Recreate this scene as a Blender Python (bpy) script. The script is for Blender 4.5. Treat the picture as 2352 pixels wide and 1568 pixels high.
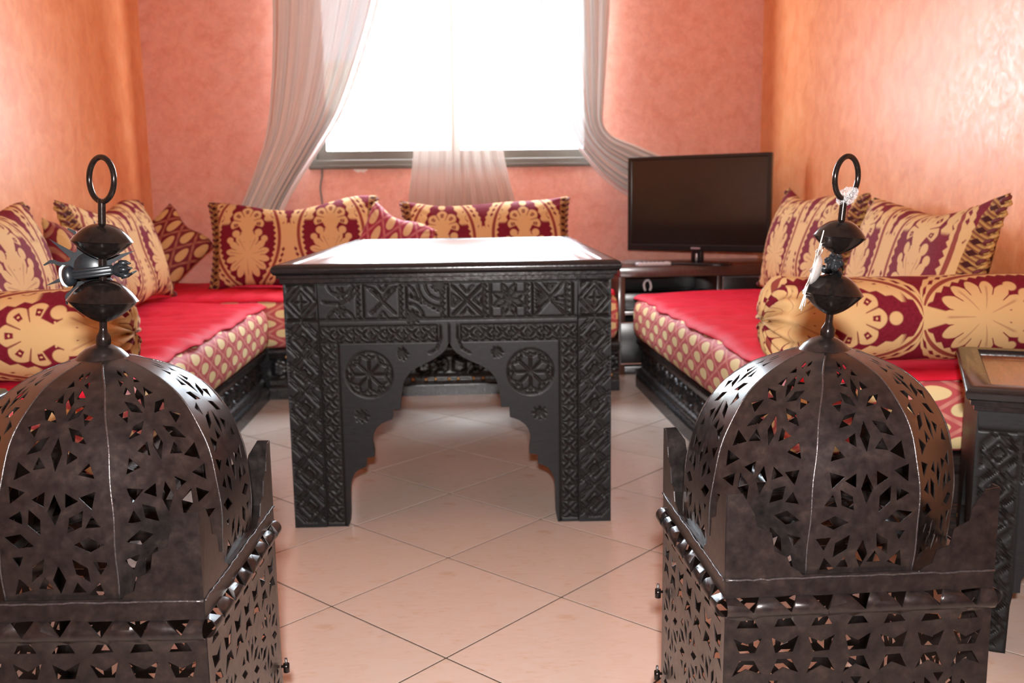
import bpy, bmesh, math, random
import numpy as np
from mathutils import Vector, Matrix
from mathutils.geometry import delaunay_2d_cdt

PI = math.pi
for o in list(bpy.data.objects):
    bpy.data.objects.remove(o)
SC = bpy.context.scene
COL = SC.collection

# ------------------------------------------------------------------ camera, sky, flash, exposure
CAM = Vector((0.03687, -2.50092, 0.81624))
CR = Vector((0.99808282, -0.06021183, -0.01432554))
CU = Vector((0.02337793, 0.15244463, 0.98803548))
CF = Vector((0.05730757, 0.98647614, -0.15356))
cd = bpy.data.cameras.new('camera')
cd.sensor_fit = 'HORIZONTAL'
cd.sensor_width = 22.3
cd.lens = 22.3 * 2117.5 / 2352
cd.clip_start = 0.02
cd.dof.use_dof = True
cd.dof.focus_distance = 1.12
cd.dof.aperture_fstop = 5.6
cam = bpy.data.objects.new('camera', cd)
COL.objects.link(cam)
cam.matrix_world = Matrix(((CR.x, CU.x, -CF.x, CAM.x), (CR.y, CU.y, -CF.y, CAM.y), (CR.z, CU.z, -CF.z, CAM.z), (0, 0, 0, 1)))
SC.camera = cam

W = bpy.data.worlds.new('sky')
SC.world = W
W.use_nodes = True
bg = W.node_tree.nodes['Background']
bg.inputs[0].default_value = (0.80, 0.90, 1.0, 1)
bg.inputs[1].default_value = 46.0

def add_light(name, kind, loc, rot=None, energy=10, color=(1, 1, 1), **kw):
    l = bpy.data.lights.new(name, kind)
    l.energy = energy
    l.color = color
    for k, v in kw.items():
        setattr(l, k, v)
    o = bpy.data.objects.new(name, l)
    COL.objects.link(o)
    o.location = loc
    if rot is not None:
        o.rotation_euler = rot
    return o

# window portal (guides daylight sampling only)
po = add_light('window_portal', 'AREA', (0.05, 2.20, 1.56), (-PI / 2, 0, 0), shape='RECTANGLE', size=1.38, size_y=1.10)
po.data.cycles.is_portal = True
# the camera's pop-up flash, above and a little behind the lens
fl = add_light('camera_flash', 'AREA', CAM + CU * 0.10 - CF * 0.08, None, 40.0, (1.0, 0.97, 0.95), shape='RECTANGLE', size=0.05, size_y=0.025)
fl.matrix_world = Matrix.Translation(CAM + CU * 0.10 - CF * 0.08) @ cam.matrix_world.to_3x3().to_4x4()
fl.data.spread = math.radians(150)

SC.view_settings.view_transform = 'Standard'
SC.view_settings.look = 'None'
SC.view_settings.exposure = 0.1
SC.view_settings.gamma = 1.0
SC.view_settings.use_curve_mapping = False
SC.cycles.use_denoising = True
SC.cycles.max_bounces = 6
SC.cycles.diffuse_bounces = 4
SC.cycles.glossy_bounces = 3
SC.cycles.use_adaptive_sampling = True
SC.cycles.adaptive_threshold = 0.08
SC.cycles.adaptive_min_samples = 16
SC.cycles.caustics_reflective = False
SC.cycles.caustics_refractive = False
SC.cycles.sample_clamp_indirect = 12.0
SC.cycles.transparent_max_bounces = 12

# ------------------------------------------------------------------ node helpers
class X:
    """scalar expression made of Math nodes"""
    def __init__(s, nt, sock):
        s.nt = nt; s.s = sock
    def op(s, o, *a):
        n = s.nt.nodes.new('ShaderNodeMath'); n.operation = o
        for i, v in enumerate((s,) + a):
            if isinstance(v, X): s.nt.links.new(v.s, n.inputs[i])
            else: n.inputs[i].default_value = float(v)
        return X(s.nt, n.outputs[0])
    def c(s, v):
        n = s.nt.nodes.new('ShaderNodeValue'); n.outputs[0].default_value = v
        return X(s.nt, n.outputs[0])
    def __add__(s, b): return s.op('ADD', b)
    __radd__ = __add__
    def __sub__(s, b): return s.op('SUBTRACT', b)
    def __rsub__(s, b): return s.c(b).op('SUBTRACT', s)
    def __mul__(s, b): return s.op('MULTIPLY', b)
    __rmul__ = __mul__
    def __truediv__(s, b): return s.op('DIVIDE', b)
    def abs(s): return s.op('ABSOLUTE')
    def fract(s): return s.op('FRACT')
    def sin(s): return s.op('SINE')
    def cos(s): return s.op('COSINE')
    def sqrt(s): return s.op('SQRT')
    def atan2(s, b): return s.op('ARCTAN2', b)
    def min(s, b): return s.op('MINIMUM', b)
    def max(s, b): return s.op('MAXIMUM', b)
    def sq(s): return s * s
    def step(s, w=0.006):
        """smooth 0..1 where s > 0"""
        n = s.nt.nodes.new('ShaderNodeMapRange'); n.interpolation_type = 'SMOOTHSTEP'
        s.nt.links.new(s.s, n.inputs[0])
        n.inputs[1].default_value = -w; n.inputs[2].default_value = w
        return X(s.nt, n.outputs[0])

def hyp(a, b): return (a.sq() + b.sq()).sqrt()

def new_mat(name):
    m = bpy.data.materials.new(name); m.use_nodes = True
    nt = m.node_tree
    return m, nt, nt.nodes['Principled BSDF']

def setp(b, base=None, rough=None, metal=None, spec=None, coat=None, coat_rough=None, sheen=None):
    if base is not None: b.inputs['Base Color'].default_value = (*base, 1)
    if rough is not None: b.inputs['Roughness'].default_value = rough
    if metal is not None: b.inputs['Metallic'].default_value = metal
    if spec is not None: b.inputs['Specular IOR Level'].default_value = spec
    if coat is not None: b.inputs['Coat Weight'].default_value = coat
    if coat_rough is not None: b.inputs['Coat Roughness'].default_value = coat_rough
    if sheen is not None:
        b.inputs['Sheen Weight'].default_value = sheen
        b.inputs['Sheen Roughness'].default_value = 0.4

def tex(nt, kind, coord, scale=(1, 1, 1), **kw):
    tc = nt.nodes.new('ShaderNodeTexCoord')
    mp = nt.nodes.new('ShaderNodeMapping')
    mp.inputs['Scale'].default_value = scale
    nt.links.new(tc.outputs[coord], mp.inputs[0])
    n = nt.nodes.new(kind)
    nt.links.new(mp.outputs[0], n.inputs['Vector'])
    for k, v in kw.items():
        if k in n.inputs: n.inputs[k].default_value = v
        else: setattr(n, k, v)
    return n

def ramp(nt, sock, stops):
    r = nt.nodes.new('ShaderNodeValToRGB')
    el = r.color_ramp.elements
    while len(el) > len(stops): el.remove(el[-1])
    while len(el) < len(stops): el.new(0.5)
    for e, (p, c) in zip(el, stops):
        e.position = p; e.color = (*c, 1)
    nt.links.new(sock, r.inputs[0])
    return r.outputs[0]

def bump(nt, b, sock, strength, dist):
    n = nt.nodes.new('ShaderNodeBump')
    n.inputs['Strength'].default_value = strength
    n.inputs['Distance'].default_value = dist
    nt.links.new(sock, n.inputs['Height'])
    nt.links.new(n.outputs[0], b.inputs['Normal'])
    return n

def mixc(nt, fac, a, c):
    n = nt.nodes.new('ShaderNodeMix'); n.data_type = 'RGBA'
    if isinstance(fac, (float, int)): n.inputs[0].default_value = fac
    else: nt.links.new(fac, n.inputs[0])
    for i, v in ((6, a), (7, c)):
        if isinstance(v, tuple): n.inputs[i].default_value = (*v, 1)
        else: nt.links.new(v, n.inputs[i])
    return n.outputs[2]

def simple(name, base, rough=0.5, metal=0.0, var=0.0, scale=30, bmp=0.0, bdist=0.002, **kw):
    m, nt, b = new_mat(name)
    setp(b, base, rough, metal, **kw)
    if var or bmp:
        n = tex(nt, 'ShaderNodeTexNoise', 'Object', (scale,) * 3, Detail=5.0)
        if var:
            lo = tuple(c * (1 - var) for c in base); hi = tuple(min(1, c * (1 + var)) for c in base)
            nt.links.new(ramp(nt, n.outputs[0], [(0.3, lo), (0.7, hi)]), b.inputs['Base Color'])
        if bmp: bump(nt, b, n.outputs[0], bmp, bdist)
    return m

M = {}
def wall_mat(name, a, c, d, stretch, rough=(0.34, 0.48), spec=0.55):
    m, nt, b = new_mat(name)
    n1 = tex(nt, 'ShaderNodeTexNoise', 'Object', (2.6, 2.6, 2.6 * stretch), Detail=7.0, Roughness=0.62, Distortion=0.6)
    n2 = tex(nt, 'ShaderNodeTexNoise', 'Object', (9, 9, 9 * stretch), Detail=5.0, Distortion=1.0)
    c1 = ramp(nt, n1.outputs[0], [(0.3, a), (0.52, c), (0.74, d)])
    c2 = ramp(nt, n2.outputs[0], [(0.35, (0.93, 0.93, 0.93)), (0.7, (1.05, 1.05, 1.05))])
    mx = nt.nodes.new('ShaderNodeMix'); mx.data_type = 'RGBA'; mx.blend_type = 'MULTIPLY'; mx.inputs[0].default_value = 1.0
    nt.links.new(c1, mx.inputs[6]); nt.links.new(c2, mx.inputs[7])
    nt.links.new(mx.outputs[2], b.inputs['Base Color'])
    rr = nt.nodes.new('ShaderNodeMapRange')
    nt.links.new(n2.outputs[0], rr.inputs[0])
    rr.inputs[1].default_value = 0.3; rr.inputs[2].default_value = 0.7
    rr.inputs[3].default_value = rough[0]; rr.inputs[4].default_value = rough[1]
    nt.links.new(rr.outputs[0], b.inputs['Roughness'])
    setp(b, spec=spec)
    bump(nt, b, n1.outputs[0], 0.05, 0.006)
    return m

M['wall_side'] = wall_mat('orange_plaster', (0.73, 0.255, 0.095), (0.80, 0.325, 0.135), (0.85, 0.395, 0.19), 0.8)
M['wall_back'] = wall_mat('glare_tinted_plaster', (0.69, 0.30, 0.22), (0.75, 0.37, 0.29), (0.78, 0.415, 0.345), 1.0, (0.45, 0.6), 0.4)  # side-wall plaster with the window's pink glare haze mixed into its colour
M['ceiling'] = simple('cream_ceiling_paint', (0.82, 0.62, 0.48), 0.8, var=0.03, scale=3)

def tile_mat():
    m, nt, b = new_mat('cream_marbled_tile')
    n = tex(nt, 'ShaderNodeTexNoise', 'Object', (3.0, 8.0, 3.0), Detail=6.0, Distortion=1.6, Roughness=0.55)
    n2 = tex(nt, 'ShaderNodeTexNoise', 'Object', (40, 40, 40), Detail=3.0)
    oi = nt.nodes.new('ShaderNodeObjectInfo')
    c = ramp(nt, n.outputs[0], [(0.30, (0.56, 0.42, 0.33)), (0.42, (0.60, 0.49, 0.42)), (0.62, (0.61, 0.51, 0.46)), (0.76, (0.59, 0.47, 0.40))])
    hv = nt.nodes.new('ShaderNodeHueSaturation')
    mr = nt.nodes.new('ShaderNodeMapRange'); nt.links.new(oi.outputs['Random'], mr.inputs[0])
    mr.inputs[3].default_value = 0.95; mr.inputs[4].default_value = 1.04
    nt.links.new(mr.outputs[0], hv.inputs['Value']); nt.links.new(c, hv.inputs['Color'])
    nt.links.new(hv.outputs[0], b.inputs['Base Color'])
    setp(b, rough=0.24, spec=0.5)
    bump(nt, b, n2.outputs[0], 0.04, 0.001)
    return m
M['tile'] = tile_mat()
M['grout'] = simple('dark_grout', (0.07, 0.052, 0.042), 0.95, var=0.2, spec=0.1)

def wood_black(name, base, rough, var=0.35):
    m, nt, b = new_mat(name)
    n = tex(nt, 'ShaderNodeTexNoise', 'Object', (6, 6, 90), Detail=5.0, Distortion=0.5)
    n2 = tex(nt, 'ShaderNodeTexNoise', 'Object', (25, 25, 25), Detail=4.0)
    lo = tuple(c * (1 - var) for c in base); hi = tuple(c * (1 + var) for c in base)
    nt.links.new(ramp(nt, n.outputs[0], [(0.3, lo), (0.7, hi)]), b.inputs['Base Color'])
    rr = nt.nodes.new('ShaderNodeMapRange'); nt.links.new(n2.outputs[0], rr.inputs[0])
    rr.inputs[1].default_value = 0.3; rr.inputs[2].default_value = 0.7
    rr.inputs[3].default_value = rough * 0.8; rr.inputs[4].default_value = rough * 1.2
    nt.links.new(rr.outputs[0], b.inputs['Roughness'])
    setp(b, spec=0.5)
    bump(nt, b, n2.outputs[0], 0.15, 0.0015)
    return m
def carved_black():
    m, nt, b = new_mat('black_painted_carved_wood')
    n = tex(nt, 'ShaderNodeTexNoise', 'Object', (6, 6, 60), Detail=5.0, Distortion=0.5)
    n2 = tex(nt, 'ShaderNodeTexNoise', 'Object', (25, 25, 25), Detail=4.0)
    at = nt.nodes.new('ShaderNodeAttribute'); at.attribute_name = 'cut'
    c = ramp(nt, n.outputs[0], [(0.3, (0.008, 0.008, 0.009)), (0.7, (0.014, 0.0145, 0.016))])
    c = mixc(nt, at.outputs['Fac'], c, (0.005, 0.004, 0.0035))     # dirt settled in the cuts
    nt.links.new(c, b.inputs['Base Color'])
    r = X(nt, n2.outputs[0]) * 0.20 + 0.33 + X(nt, at.outputs['Fac']) * 0.15
    nt.links.new(r.s, b.inputs['Roughness'])
    setp(b, spec=0.22)
    bump(nt, b, n2.outputs[0], 0.12, 0.0015)
    return m
M['table_black'] = carved_black()
M['base_black'] = wood_black('black_lacquered_wood', (0.016, 0.015, 0.016), 0.3)
M['gloss_black'] = wood_black('glossy_black_lacquer', (0.012, 0.011, 0.012), 0.2)

def top_wood(name, a, c, rough):
    m, nt, b = new_mat(name)
    n = tex(nt, 'ShaderNodeTexNoise', 'Object', (30, 4, 4), Detail=6.0, Distortion=1.0)
    nt.links.new(ramp(nt, n.outputs[0], [(0.3, a), (0.7, c)]), b.inputs['Base Color'])
    setp(b, rough=rough, spec=0.5, coat=0.6, coat_rough=0.15)
    bump(nt, b, n.outputs[0], 0.1, 0.001)
    return m
M['top_wood'] = top_wood('brown_varnished_wood', (0.20, 0.075, 0.035), (0.36, 0.15, 0.065), 0.3)
M['tv_wood'] = top_wood('dark_walnut_veneer', (0.06, 0.022, 0.016), (0.10, 0.036, 0.026), 0.3)

def iron():
    m, nt, b = new_mat('blackened_iron_sheet')
    n = tex(nt, 'ShaderNodeTexNoise', 'Object', (14, 14, 14), Detail=7.0, Roughness=0.65)
    n2 = tex(nt, 'ShaderNodeTexNoise', 'Object', (120, 120, 120), Detail=3.0)
    c = ramp(nt, n.outputs[0], [(0.30, (0.010, 0.0085, 0.009)), (0.55, (0.022, 0.0165, 0.0155)), (0.80, (0.046, 0.031, 0.026))])
    nt.links.new(c, b.inputs['Base Color'])
    rr = nt.nodes.new('ShaderNodeMapRange'); nt.links.new(n.outputs[0], rr.inputs[0])
    rr.inputs[1].default_value = 0.3; rr.inputs[2].default_value = 0.7
    rr.inputs[3].default_value = 0.27; rr.inputs[4].default_value = 0.40
    nt.links.new(rr.outputs[0], b.inputs['Roughness'])
    setp(b, metal=0.55, spec=0.4, coat=0.4, coat_rough=0.22)
    bump(nt, b, n2.outputs[0], 0.05, 0.001)
    return m
M['iron'] = iron()
M['iron_gloss'] = simple('glossy_dark_iron', (0.016, 0.012, 0.011), 0.18, 0.6, var=0.3, scale=40, bmp=0.05)
M['weld'] = simple('welded_iron_seam', (0.10, 0.09, 0.09), 0.3, 0.8, var=0.3, scale=60, bmp=0.3)

# ---- fabrics
def uvx(nt):
    tc = nt.nodes.new('ShaderNodeTexCoord')
    sp = nt.nodes.new('ShaderNodeSeparateXYZ')
    nt.links.new(tc.outputs['UV'], sp.inputs[0])
    return X(nt, sp.outputs[0]), X(nt, sp.outputs[1])

def weave(nt, b, strength=0.25):
    w = tex(nt, 'ShaderNodeTexNoise', 'UV', (700, 260, 1), Detail=2.0)
    bump(nt, b, w.outputs[0], strength, 0.001)
    return w

def damask():
    m, nt, b = new_mat('maroon_gold_damask')
    u, v = uvx(nt)
    P, Q = 0.37, 1.22
    x = ((u / P).fract() - 0.5).abs()
    y = ((v / (P * Q)).fract()) * Q
    x2 = 0.5 - x
    # palmette fan
    dy = y - 0.79
    r = hyp(x, dy); th = x.atan2(dy)
    sc = (th * 3.6).cos().abs()
    fan = (0.165 + sc * 0.040 - r).step() * (1.95 - th).step(0.05)
    lobes = ((th * 7.2).cos() - 0.60).step(0.15) * (0.024 - (r - 0.140).abs()).step()
    rib = ((th * 7.2).cos() * -1.0 - 0.95).step(0.04) * (r - 0.08).step()
    fan = fan * (1.0 - lobes) * (1.0 - rib * 0.8)
    bead = (0.042 - hyp(x, y - 1.05)).step()
    neck = (0.060 + (y - 0.68).abs() * 0.55 - x).step() * (0.13 - (y - 0.68).abs()).step()
    # leafy urn
    by = (y - 0.38)
    ph = x.atan2(by)
    br = hyp(x, by * 0.92)
    lob = (ph * 7.0).cos().abs()
    body = (0.195 + lob * 0.065 - br).step()
    notch = (0.13 - lob).step(0.05) * (br - 0.15).step()
    body = body * (1.0 - notch)
    stem = (0.034 + (y - 0.15).abs() * 0.30 - x).step() * (0.16 - (y - 0.12).abs()).step()
    bud = (0.046 - hyp(x - 0.135, y - 0.655)).step()
    bud2 = (0.040 - hyp(x - 0.205, y - 0.575)).step()
    med = fan.max(bead).max(neck).max(body).max(stem).max(bud).max(bud2)
    # flower between medallions
    sy = y - 0.60
    s_th = x2.atan2(sy)
    star = (0.105 + (s_th * 6.0).cos().abs() * 0.050 - hyp(x2, sy)).step()
    rose = (0.070 - hyp(x2 - 0.120, y - 0.80)).step()
    eye = (0.020 - hyp(x2 - 0.135, y - 0.780)).step()
    sfan = (0.125 + (s_th * 5.0).cos().abs() * 0.035 - hyp(x2, y - 0.12)).step()
    tail = (0.030 + (0.62 - y).abs() * 0.10 - x2).step() * (0.20 - (y - 0.40).abs()).step()
    flower = star.max(rose * (1.0 - eye)).max(sfan).max(tail)
    # serrated ogee frame
    fr = ((y * (PI / Q)).sin().max(0.0)).sqrt() * 0.375
    d = x - fr
    saw = ((y * 15.0).fract() - 0.5).abs()
    serr = (0.036 + saw * 0.060 - (d - 0.012).abs()).step()
    core = (0.019 - (d - 0.012).abs()).step(0.003)
    leaf2 = (0.014 + saw * 0.040 - (d - 0.105).abs()).step() * (x2 - 0.02).step(0.01)
    # florets in the fan petals and veins in the urn
    vein = (0.010 - ((ph * 7.0).cos() * 0.5 + 0.5)).step(0.03) * (br - 0.05).step(0.01) * (0.21 - br).step(0.02)
    eye2 = (0.007 - ((r - 0.140).abs() + (1.0 - (th * 7.2).cos()) * 0.05)).step(0.004)
    med = (med * (1.0 - vein * 0.55)).max(eye2)
    sprig = (0.030 + ((y * 11.0).fract() - 0.5).abs() * 0.05 - (x - fr * 0.74).abs()).step() * ((y - 0.95).abs() * -1.0 + 0.16).step(0.02)
    gold = med.max(flower).max(serr).max(leaf2).max(sprig)
    n = tex(nt, 'ShaderNodeTexNoise', 'UV', (26, 26, 1), Detail=4.0)
    wv = tex(nt, 'ShaderNodeTexWave', 'UV', (60, 240, 1), Distortion=3.0, Detail=2.0)
    g = ramp(nt, wv.outputs[1], [(0.2, (0.55, 0.345, 0.145)), (0.7, (0.72, 0.50, 0.25))])
    mr = ramp(nt, n.outputs[0], [(0.3, (0.145, 0.008, 0.020)), (0.7, (0.20, 0.014, 0.030))])
    c = mixc(nt, gold.s, mr, g)
    c = mixc(nt, (core * (1.0 - med)).s, c, (0.26, 0.055, 0.040))
    # braided trim woven along the short ends of the cushions
    at = nt.nodes.new('ShaderNodeAttribute'); at.attribute_name = 'edge'
    e = X(nt, at.outputs['Fac'])
    s_ = (e - 0.90) * 10.0
    dia = (0.62 - ((v / 0.030).fract() - 0.5).abs() * 2.0 - (s_ - 0.45).abs() * 1.6).step(0.08)
    rope = (((v / 0.012) + s_ * 1.5).fract() - 0.5).step(0.2)
    tc_ = mixc(nt, rope.s, (0.42, 0.24, 0.08), (0.20, 0.07, 0.035))
    tc_ = mixc(nt, dia.s, tc_, (0.055, 0.012, 0.012))
    c = mixc(nt, (e - 0.90).step(0.002).s, c, tc_)
    nt.links.new(c, b.inputs['Base Color'])
    setp(b, rough=0.7, spec=0.12)
    h = (gold * 0.6 + X(nt, wv.outputs[1]) * 0.25)
    bump(nt, b, h.s, 0.35, 0.002)
    return m
M['damask'] = damask()

def lattice(name, base, line, gold, turn):
    m, nt, b = new_mat(name)
    u, v = uvx(nt)
    if turn: u, v = v, u
    A, B = 0.08, 0.15
    wob = (v * (2 * PI / B * 2)).sin() * 0.0
    p = u / A + v / B; q = u / A - v / B
    pf = (p + 100.5).fract() - 0.5; qf = (q + 100.5).fract() - 0.5
    lu = (pf + qf) * 0.5; lv = (pf - qf) * 0.5          # in cell units
    line_m = ((pf.abs().max(qf.abs())) - 0.435).step(0.02)
    beads = ((v * 160.0).sin() * 0.5 + 0.5)
    oval = (0.205 - hyp(lu * (1.0 + lv * 0.8), lv * 0.80)).step(0.012)
    dark = (0.235 - hyp(lu * 1.0, lv * 0.8)).step(0.02)
    c = mixc(nt, (line_m * (beads * 0.4 + 0.6)).s, base, line)
    c = mixc(nt, oval.s, c, gold)
    nt.links.new(c, b.inputs['Base Color'])
    setp(b, rough=0.6, spec=0.2)
    weave(nt, b, 0.2)
    return m
M['lattice_dark'] = lattice('maroon_ogee_lattice', (0.15, 0.010, 0.018), (0.34, 0.13, 0.075), (0.56, 0.36, 0.15), False)
M['lattice_lit'] = lattice('lit_ogee_lattice', (0.54, 0.10, 0.11), (0.72, 0.30, 0.24), (0.84, 0.68, 0.36), True)  # maroon lattice fabric again, its lit satin sheen put into paler colours
M['lattice_pink'] = lattice('pink_ogee_lattice', (0.30, 0.025, 0.060), (0.48, 0.16, 0.16), (0.62, 0.42, 0.22), False)

def crimson():
    m, nt, b = new_mat('crimson_throw_cloth')
    n = tex(nt, 'ShaderNodeTexNoise', 'Object', (4, 4, 4), Detail=4.0)
    nt.links.new(ramp(nt, n.outputs[0], [(0.3, (0.62, 0.011, 0.034)), (0.7, (0.74, 0.022, 0.060))]), b.inputs['Base Color'])
    setp(b, rough=0.65, spec=0.15)
    w = tex(nt, 'ShaderNodeTexNoise', 'Object', (300, 900, 300), Detail=2.0)
    bump(nt, b, w.outputs[0], 0.15, 0.001)
    return m
M['crimson'] = crimson()

def sheer(name, col, alpha, tlw):
    m = bpy.data.materials.new(name); m.use_nodes = True
    nt = m.node_tree; nt.nodes.clear()
    out = nt.nodes.new('ShaderNodeOutputMaterial')
    df = nt.nodes.new('ShaderNodeBsdfDiffuse'); df.inputs[0].default_value = (*col, 1)
    tl = nt.nodes.new('ShaderNodeBsdfTranslucent'); tl.inputs[0].default_value = (*col, 1)
    tr = nt.nodes.new('ShaderNodeBsdfTransparent')
    m1 = nt.nodes.new('ShaderNodeMixShader'); m1.inputs[0].default_value = tlw
    nt.links.new(df.outputs[0], m1.inputs[1]); nt.links.new(tl.outputs[0], m1.inputs[2])
    m2 = nt.nodes.new('ShaderNodeMixShader')
    n = tex(nt, 'ShaderNodeTexNoise', 'UV', (200, 200, 1), Detail=1.0)
    mr = nt.nodes.new('ShaderNodeMapRange'); nt.links.new(n.outputs[0], mr.inputs[0])
    mr.inputs[3].default_value = alpha - (1 - alpha) * .5; mr.inputs[4].default_value = alpha + (1 - alpha) * .5
    nt.links.new(mr.outputs[0], m2.inputs[0])
    nt.links.new(tr.outputs[0], m2.inputs[1]); nt.links.new(m1.outputs[0], m2.inputs[2])
    nt.links.new(m2.outputs[0], out.inputs[0])
    return m
M['sheer'] = sheer('white_sheer_voile', (0.66, 0.60, 0.57), 0.992, 0.012)
M['sheer_light'] = sheer('light_sheer_voile', (0.70, 0.65, 0.62), 0.985, 0.020)
M['sheer_thin'] = sheer('thin_brown_voile', (0.50, 0.41, 0.36), 0.74, 0.16)

def glass():
    m = bpy.data.materials.new('window_glass'); m.use_nodes = True
    nt = m.node_tree; nt.nodes.clear()
    out = nt.nodes.new('ShaderNodeOutputMaterial')
    tr = nt.nodes.new('ShaderNodeBsdfTransparent'); tr.inputs[0].default_value = (0.96, 0.98, 0.98, 1)
    gl = nt.nodes.new('ShaderNodeBsdfGlossy'); gl.inputs['Roughness'].default_value = 0.02
    mx = nt.nodes.new('ShaderNodeMixShader'); mx.inputs[0].default_value = 0.05
    nt.links.new(tr.outputs[0], mx.inputs[1]); nt.links.new(gl.outputs[0], mx.inputs[2])
    nt.links.new(mx.outputs[0], out.inputs[0])
    return m
M['glass'] = glass()
M['frame'] = simple('bronze_aluminium', (0.11, 0.092, 0.074), 0.45, 0.2, var=0.08)
M['tv_black'] = simple('black_tv_plastic', (0.012, 0.011, 0.012), 0.25, var=0.1)
M['screen'] = simple('dark_lcd_screen', (0.02, 0.014, 0.012), 0.12, var=0.05, scale=5)
M['silver'] = simple('brushed_silver_strip', (0.55, 0.55, 0.58), 0.3, 0.8, var=0.1)
M['grey_plastic'] = simple('pale_grey_plastic', (0.62, 0.62, 0.66), 0.35, var=0.05)
M['logo'] = simple('pale_print', (0.45, 0.36, 0.42), 0.5, var=0.05)
M['cable'] = simple('grey_cable_rubber', (0.20, 0.17, 0.16), 0.5, var=0.1)
M['plaster_white'] = simple('white_filler', (0.85, 0.82, 0.80), 0.7, var=0.05)
M['brass'] = simple('dull_brass_nail', (0.62, 0.36, 0.14), 0.35, 0.8, var=0.2, scale=80)
M['felt'] = simple('pale_blue_felt', (0.52, 0.66, 0.68), 0.9, var=0.2, scale=120)
M['sun_black'] = simple('matte_black_enamel', (0.012, 0.015, 0.018), 0.36, 0.3, var=0.2, scale=60)
M['sun_steel'] = simple('satin_steel_sheet', (0.72, 0.68, 0.65), 0.42, 0.6, var=0.1, scale=60)
M['gold_braid'] = simple('gold_braid_cord', (0.52, 0.31, 0.10), 0.6, var=0.4, scale=90, bmp=0.4)
M['maroon_braid'] = simple('maroon_braid_cord', (0.13, 0.02, 0.025), 0.7, var=0.5, scale=90, bmp=0.4)
M['outside'] = simple('sunlit_render', (0.8, 0.74, 0.6), 0.9, var=0.04, scale=1)
M['outside_tan'] = simple('tan_cornice', (0.16, 0.14, 0.085), 0.9, var=0.04, scale=1)

def plastic():
    m = bpy.data.materials.new('clear_plastic_film'); m.use_nodes = True
    nt = m.node_tree; b = nt.nodes['Principled BSDF']
    setp(b, (0.42, 0.40, 0.40), 0.25, spec=0.6)
    n = tex(nt, 'ShaderNodeTexNoise', 'Object', (150, 150, 150), Detail=3.0)
    nt.links.new(ramp(nt, n.outputs[0], [(0.4, (0.12, 0.12, 0.12)), (0.6, (0.6, 0.6, 0.6))]), b.inputs['Alpha'])
    return m
M['plastic'] = plastic()

# ------------------------------------------------------------------ mesh helpers
def link(name, me, mat, parent=None):
    o = bpy.data.objects.new(name, me)
    if mat is not None and not me.materials: me.materials.append(mat)
    COL.objects.link(o)
    if parent is not None: o.parent = parent
    return o

def mesh_np(name, V, F, smooth=True):
    me = bpy.data.meshes.new(name)
    me.from_pydata([tuple(map(float, v)) for v in V], [], [tuple(int(i) for i in f) for f in F])
    if smooth: me.polygons.foreach_set('use_smooth', [True] * len(me.polygons))
    me.update()
    return me

def bm_mesh(name, bm, smooth=False, recalc=True):
    if recalc: bmesh.ops.recalc_face_normals(bm, faces=bm.faces)
    me = bpy.data.meshes.new(name)
    bm.to_mesh(me); bm.free()
    if smooth: me.polygons.foreach_set('use_smooth', [True] * len(me.polygons))
    return me

def auto_smooth(me, ang=35):
    me.polygons.foreach_set('use_smooth', [True] * len(me.polygons))
    bm = bmesh.new(); bm.from_mesh(me)
    a = math.radians(ang)
    for e in bm.edges:
        if len(e.link_faces) == 2 and e.calc_face_angle(0) > a: e.smooth = False
    bm.to_mesh(me); bm.free()

def box(bm, x0, x1, y0, y1, z0, z1, bev=0.0, seg=2):
    vs = [bm.verts.new((x, y, z)) for x in (x0, x1) for y in (y0, y1) for z in (z0, z1)]
    q = [(0, 1, 3, 2), (4, 6, 7, 5), (0, 4, 5, 1), (2, 3, 7, 6), (0, 2, 6, 4), (1, 5, 7, 3)]
    fs = [bm.faces.new([vs[i] for i in f]) for f in q]
    if bev:
        es = list({e for f in fs for e in f.edges})
        bmesh.ops.bevel(bm, geom=es, offset=bev, segments=seg, profile=0.5, affect='EDGES')

def box_obj(name, dims, mat, parent=None, bev=0.003, seg=2):
    bm = bmesh.new(); box(bm, *dims, bev=bev, seg=seg)
    me = bm_mesh(name, bm)
    if bev: auto_smooth(me, 40)
    return link(name, me, mat, parent)

def lathe(name, prof, mat, parent=None, n=32, smooth=30):
    """prof: list of (r, z)"""
    V, F = [], []
    for r, z in prof:
        for k in range(n):
            a = 2 * PI * k / n
            V.append((r * math.cos(a), r * math.sin(a), z))
    for i in range(len(prof) - 1):
        for k in range(n):
            F.append((i * n + k, i * n + (k + 1) % n, (i + 1) * n + (k + 1) % n, (i + 1) * n + k))
    F.append(tuple(range(n))[::-1]); F.append(tuple((len(prof) - 1) * n + k for k in range(n)))
    me = mesh_np(name, V, F)
    auto_smooth(me, smooth)
    return link(name, me, mat, parent)

def tube_data(pts, rad, n=10, close=False):
    pts = [Vector(p) for p in pts]
    V, F = [], []
    L = len(pts)
    up = None
    for i, p in enumerate(pts):
        a = pts[(i - 1) % L] if (i or close) else p
        c = pts[(i + 1) % L] if (i < L - 1 or close) else p
        t = (c - a).normalized()
        if up is None:
            up = t.orthogonal().normalized()
        up = (up - t * up.dot(t)).normalized()
        s = t.cross(up)
        r = rad(i / max(1, L - 1)) if callable(rad) else rad
        for k in range(n):
            an = 2 * PI * k / n
            V.append(p + up * (r * math.cos(an)) + s * (r * math.sin(an)))
    for i in range(L if close else L - 1):
        j = (i + 1) % L
        for k in range(n):
            F.append((i * n + k, i * n + (k + 1) % n, j * n + (k + 1) % n, j * n + k))
    if not close:
        F.append(tuple(range(n))[::-1]); F.append(tuple((L - 1) * n + k for k in range(n)))
    return V, F

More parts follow.
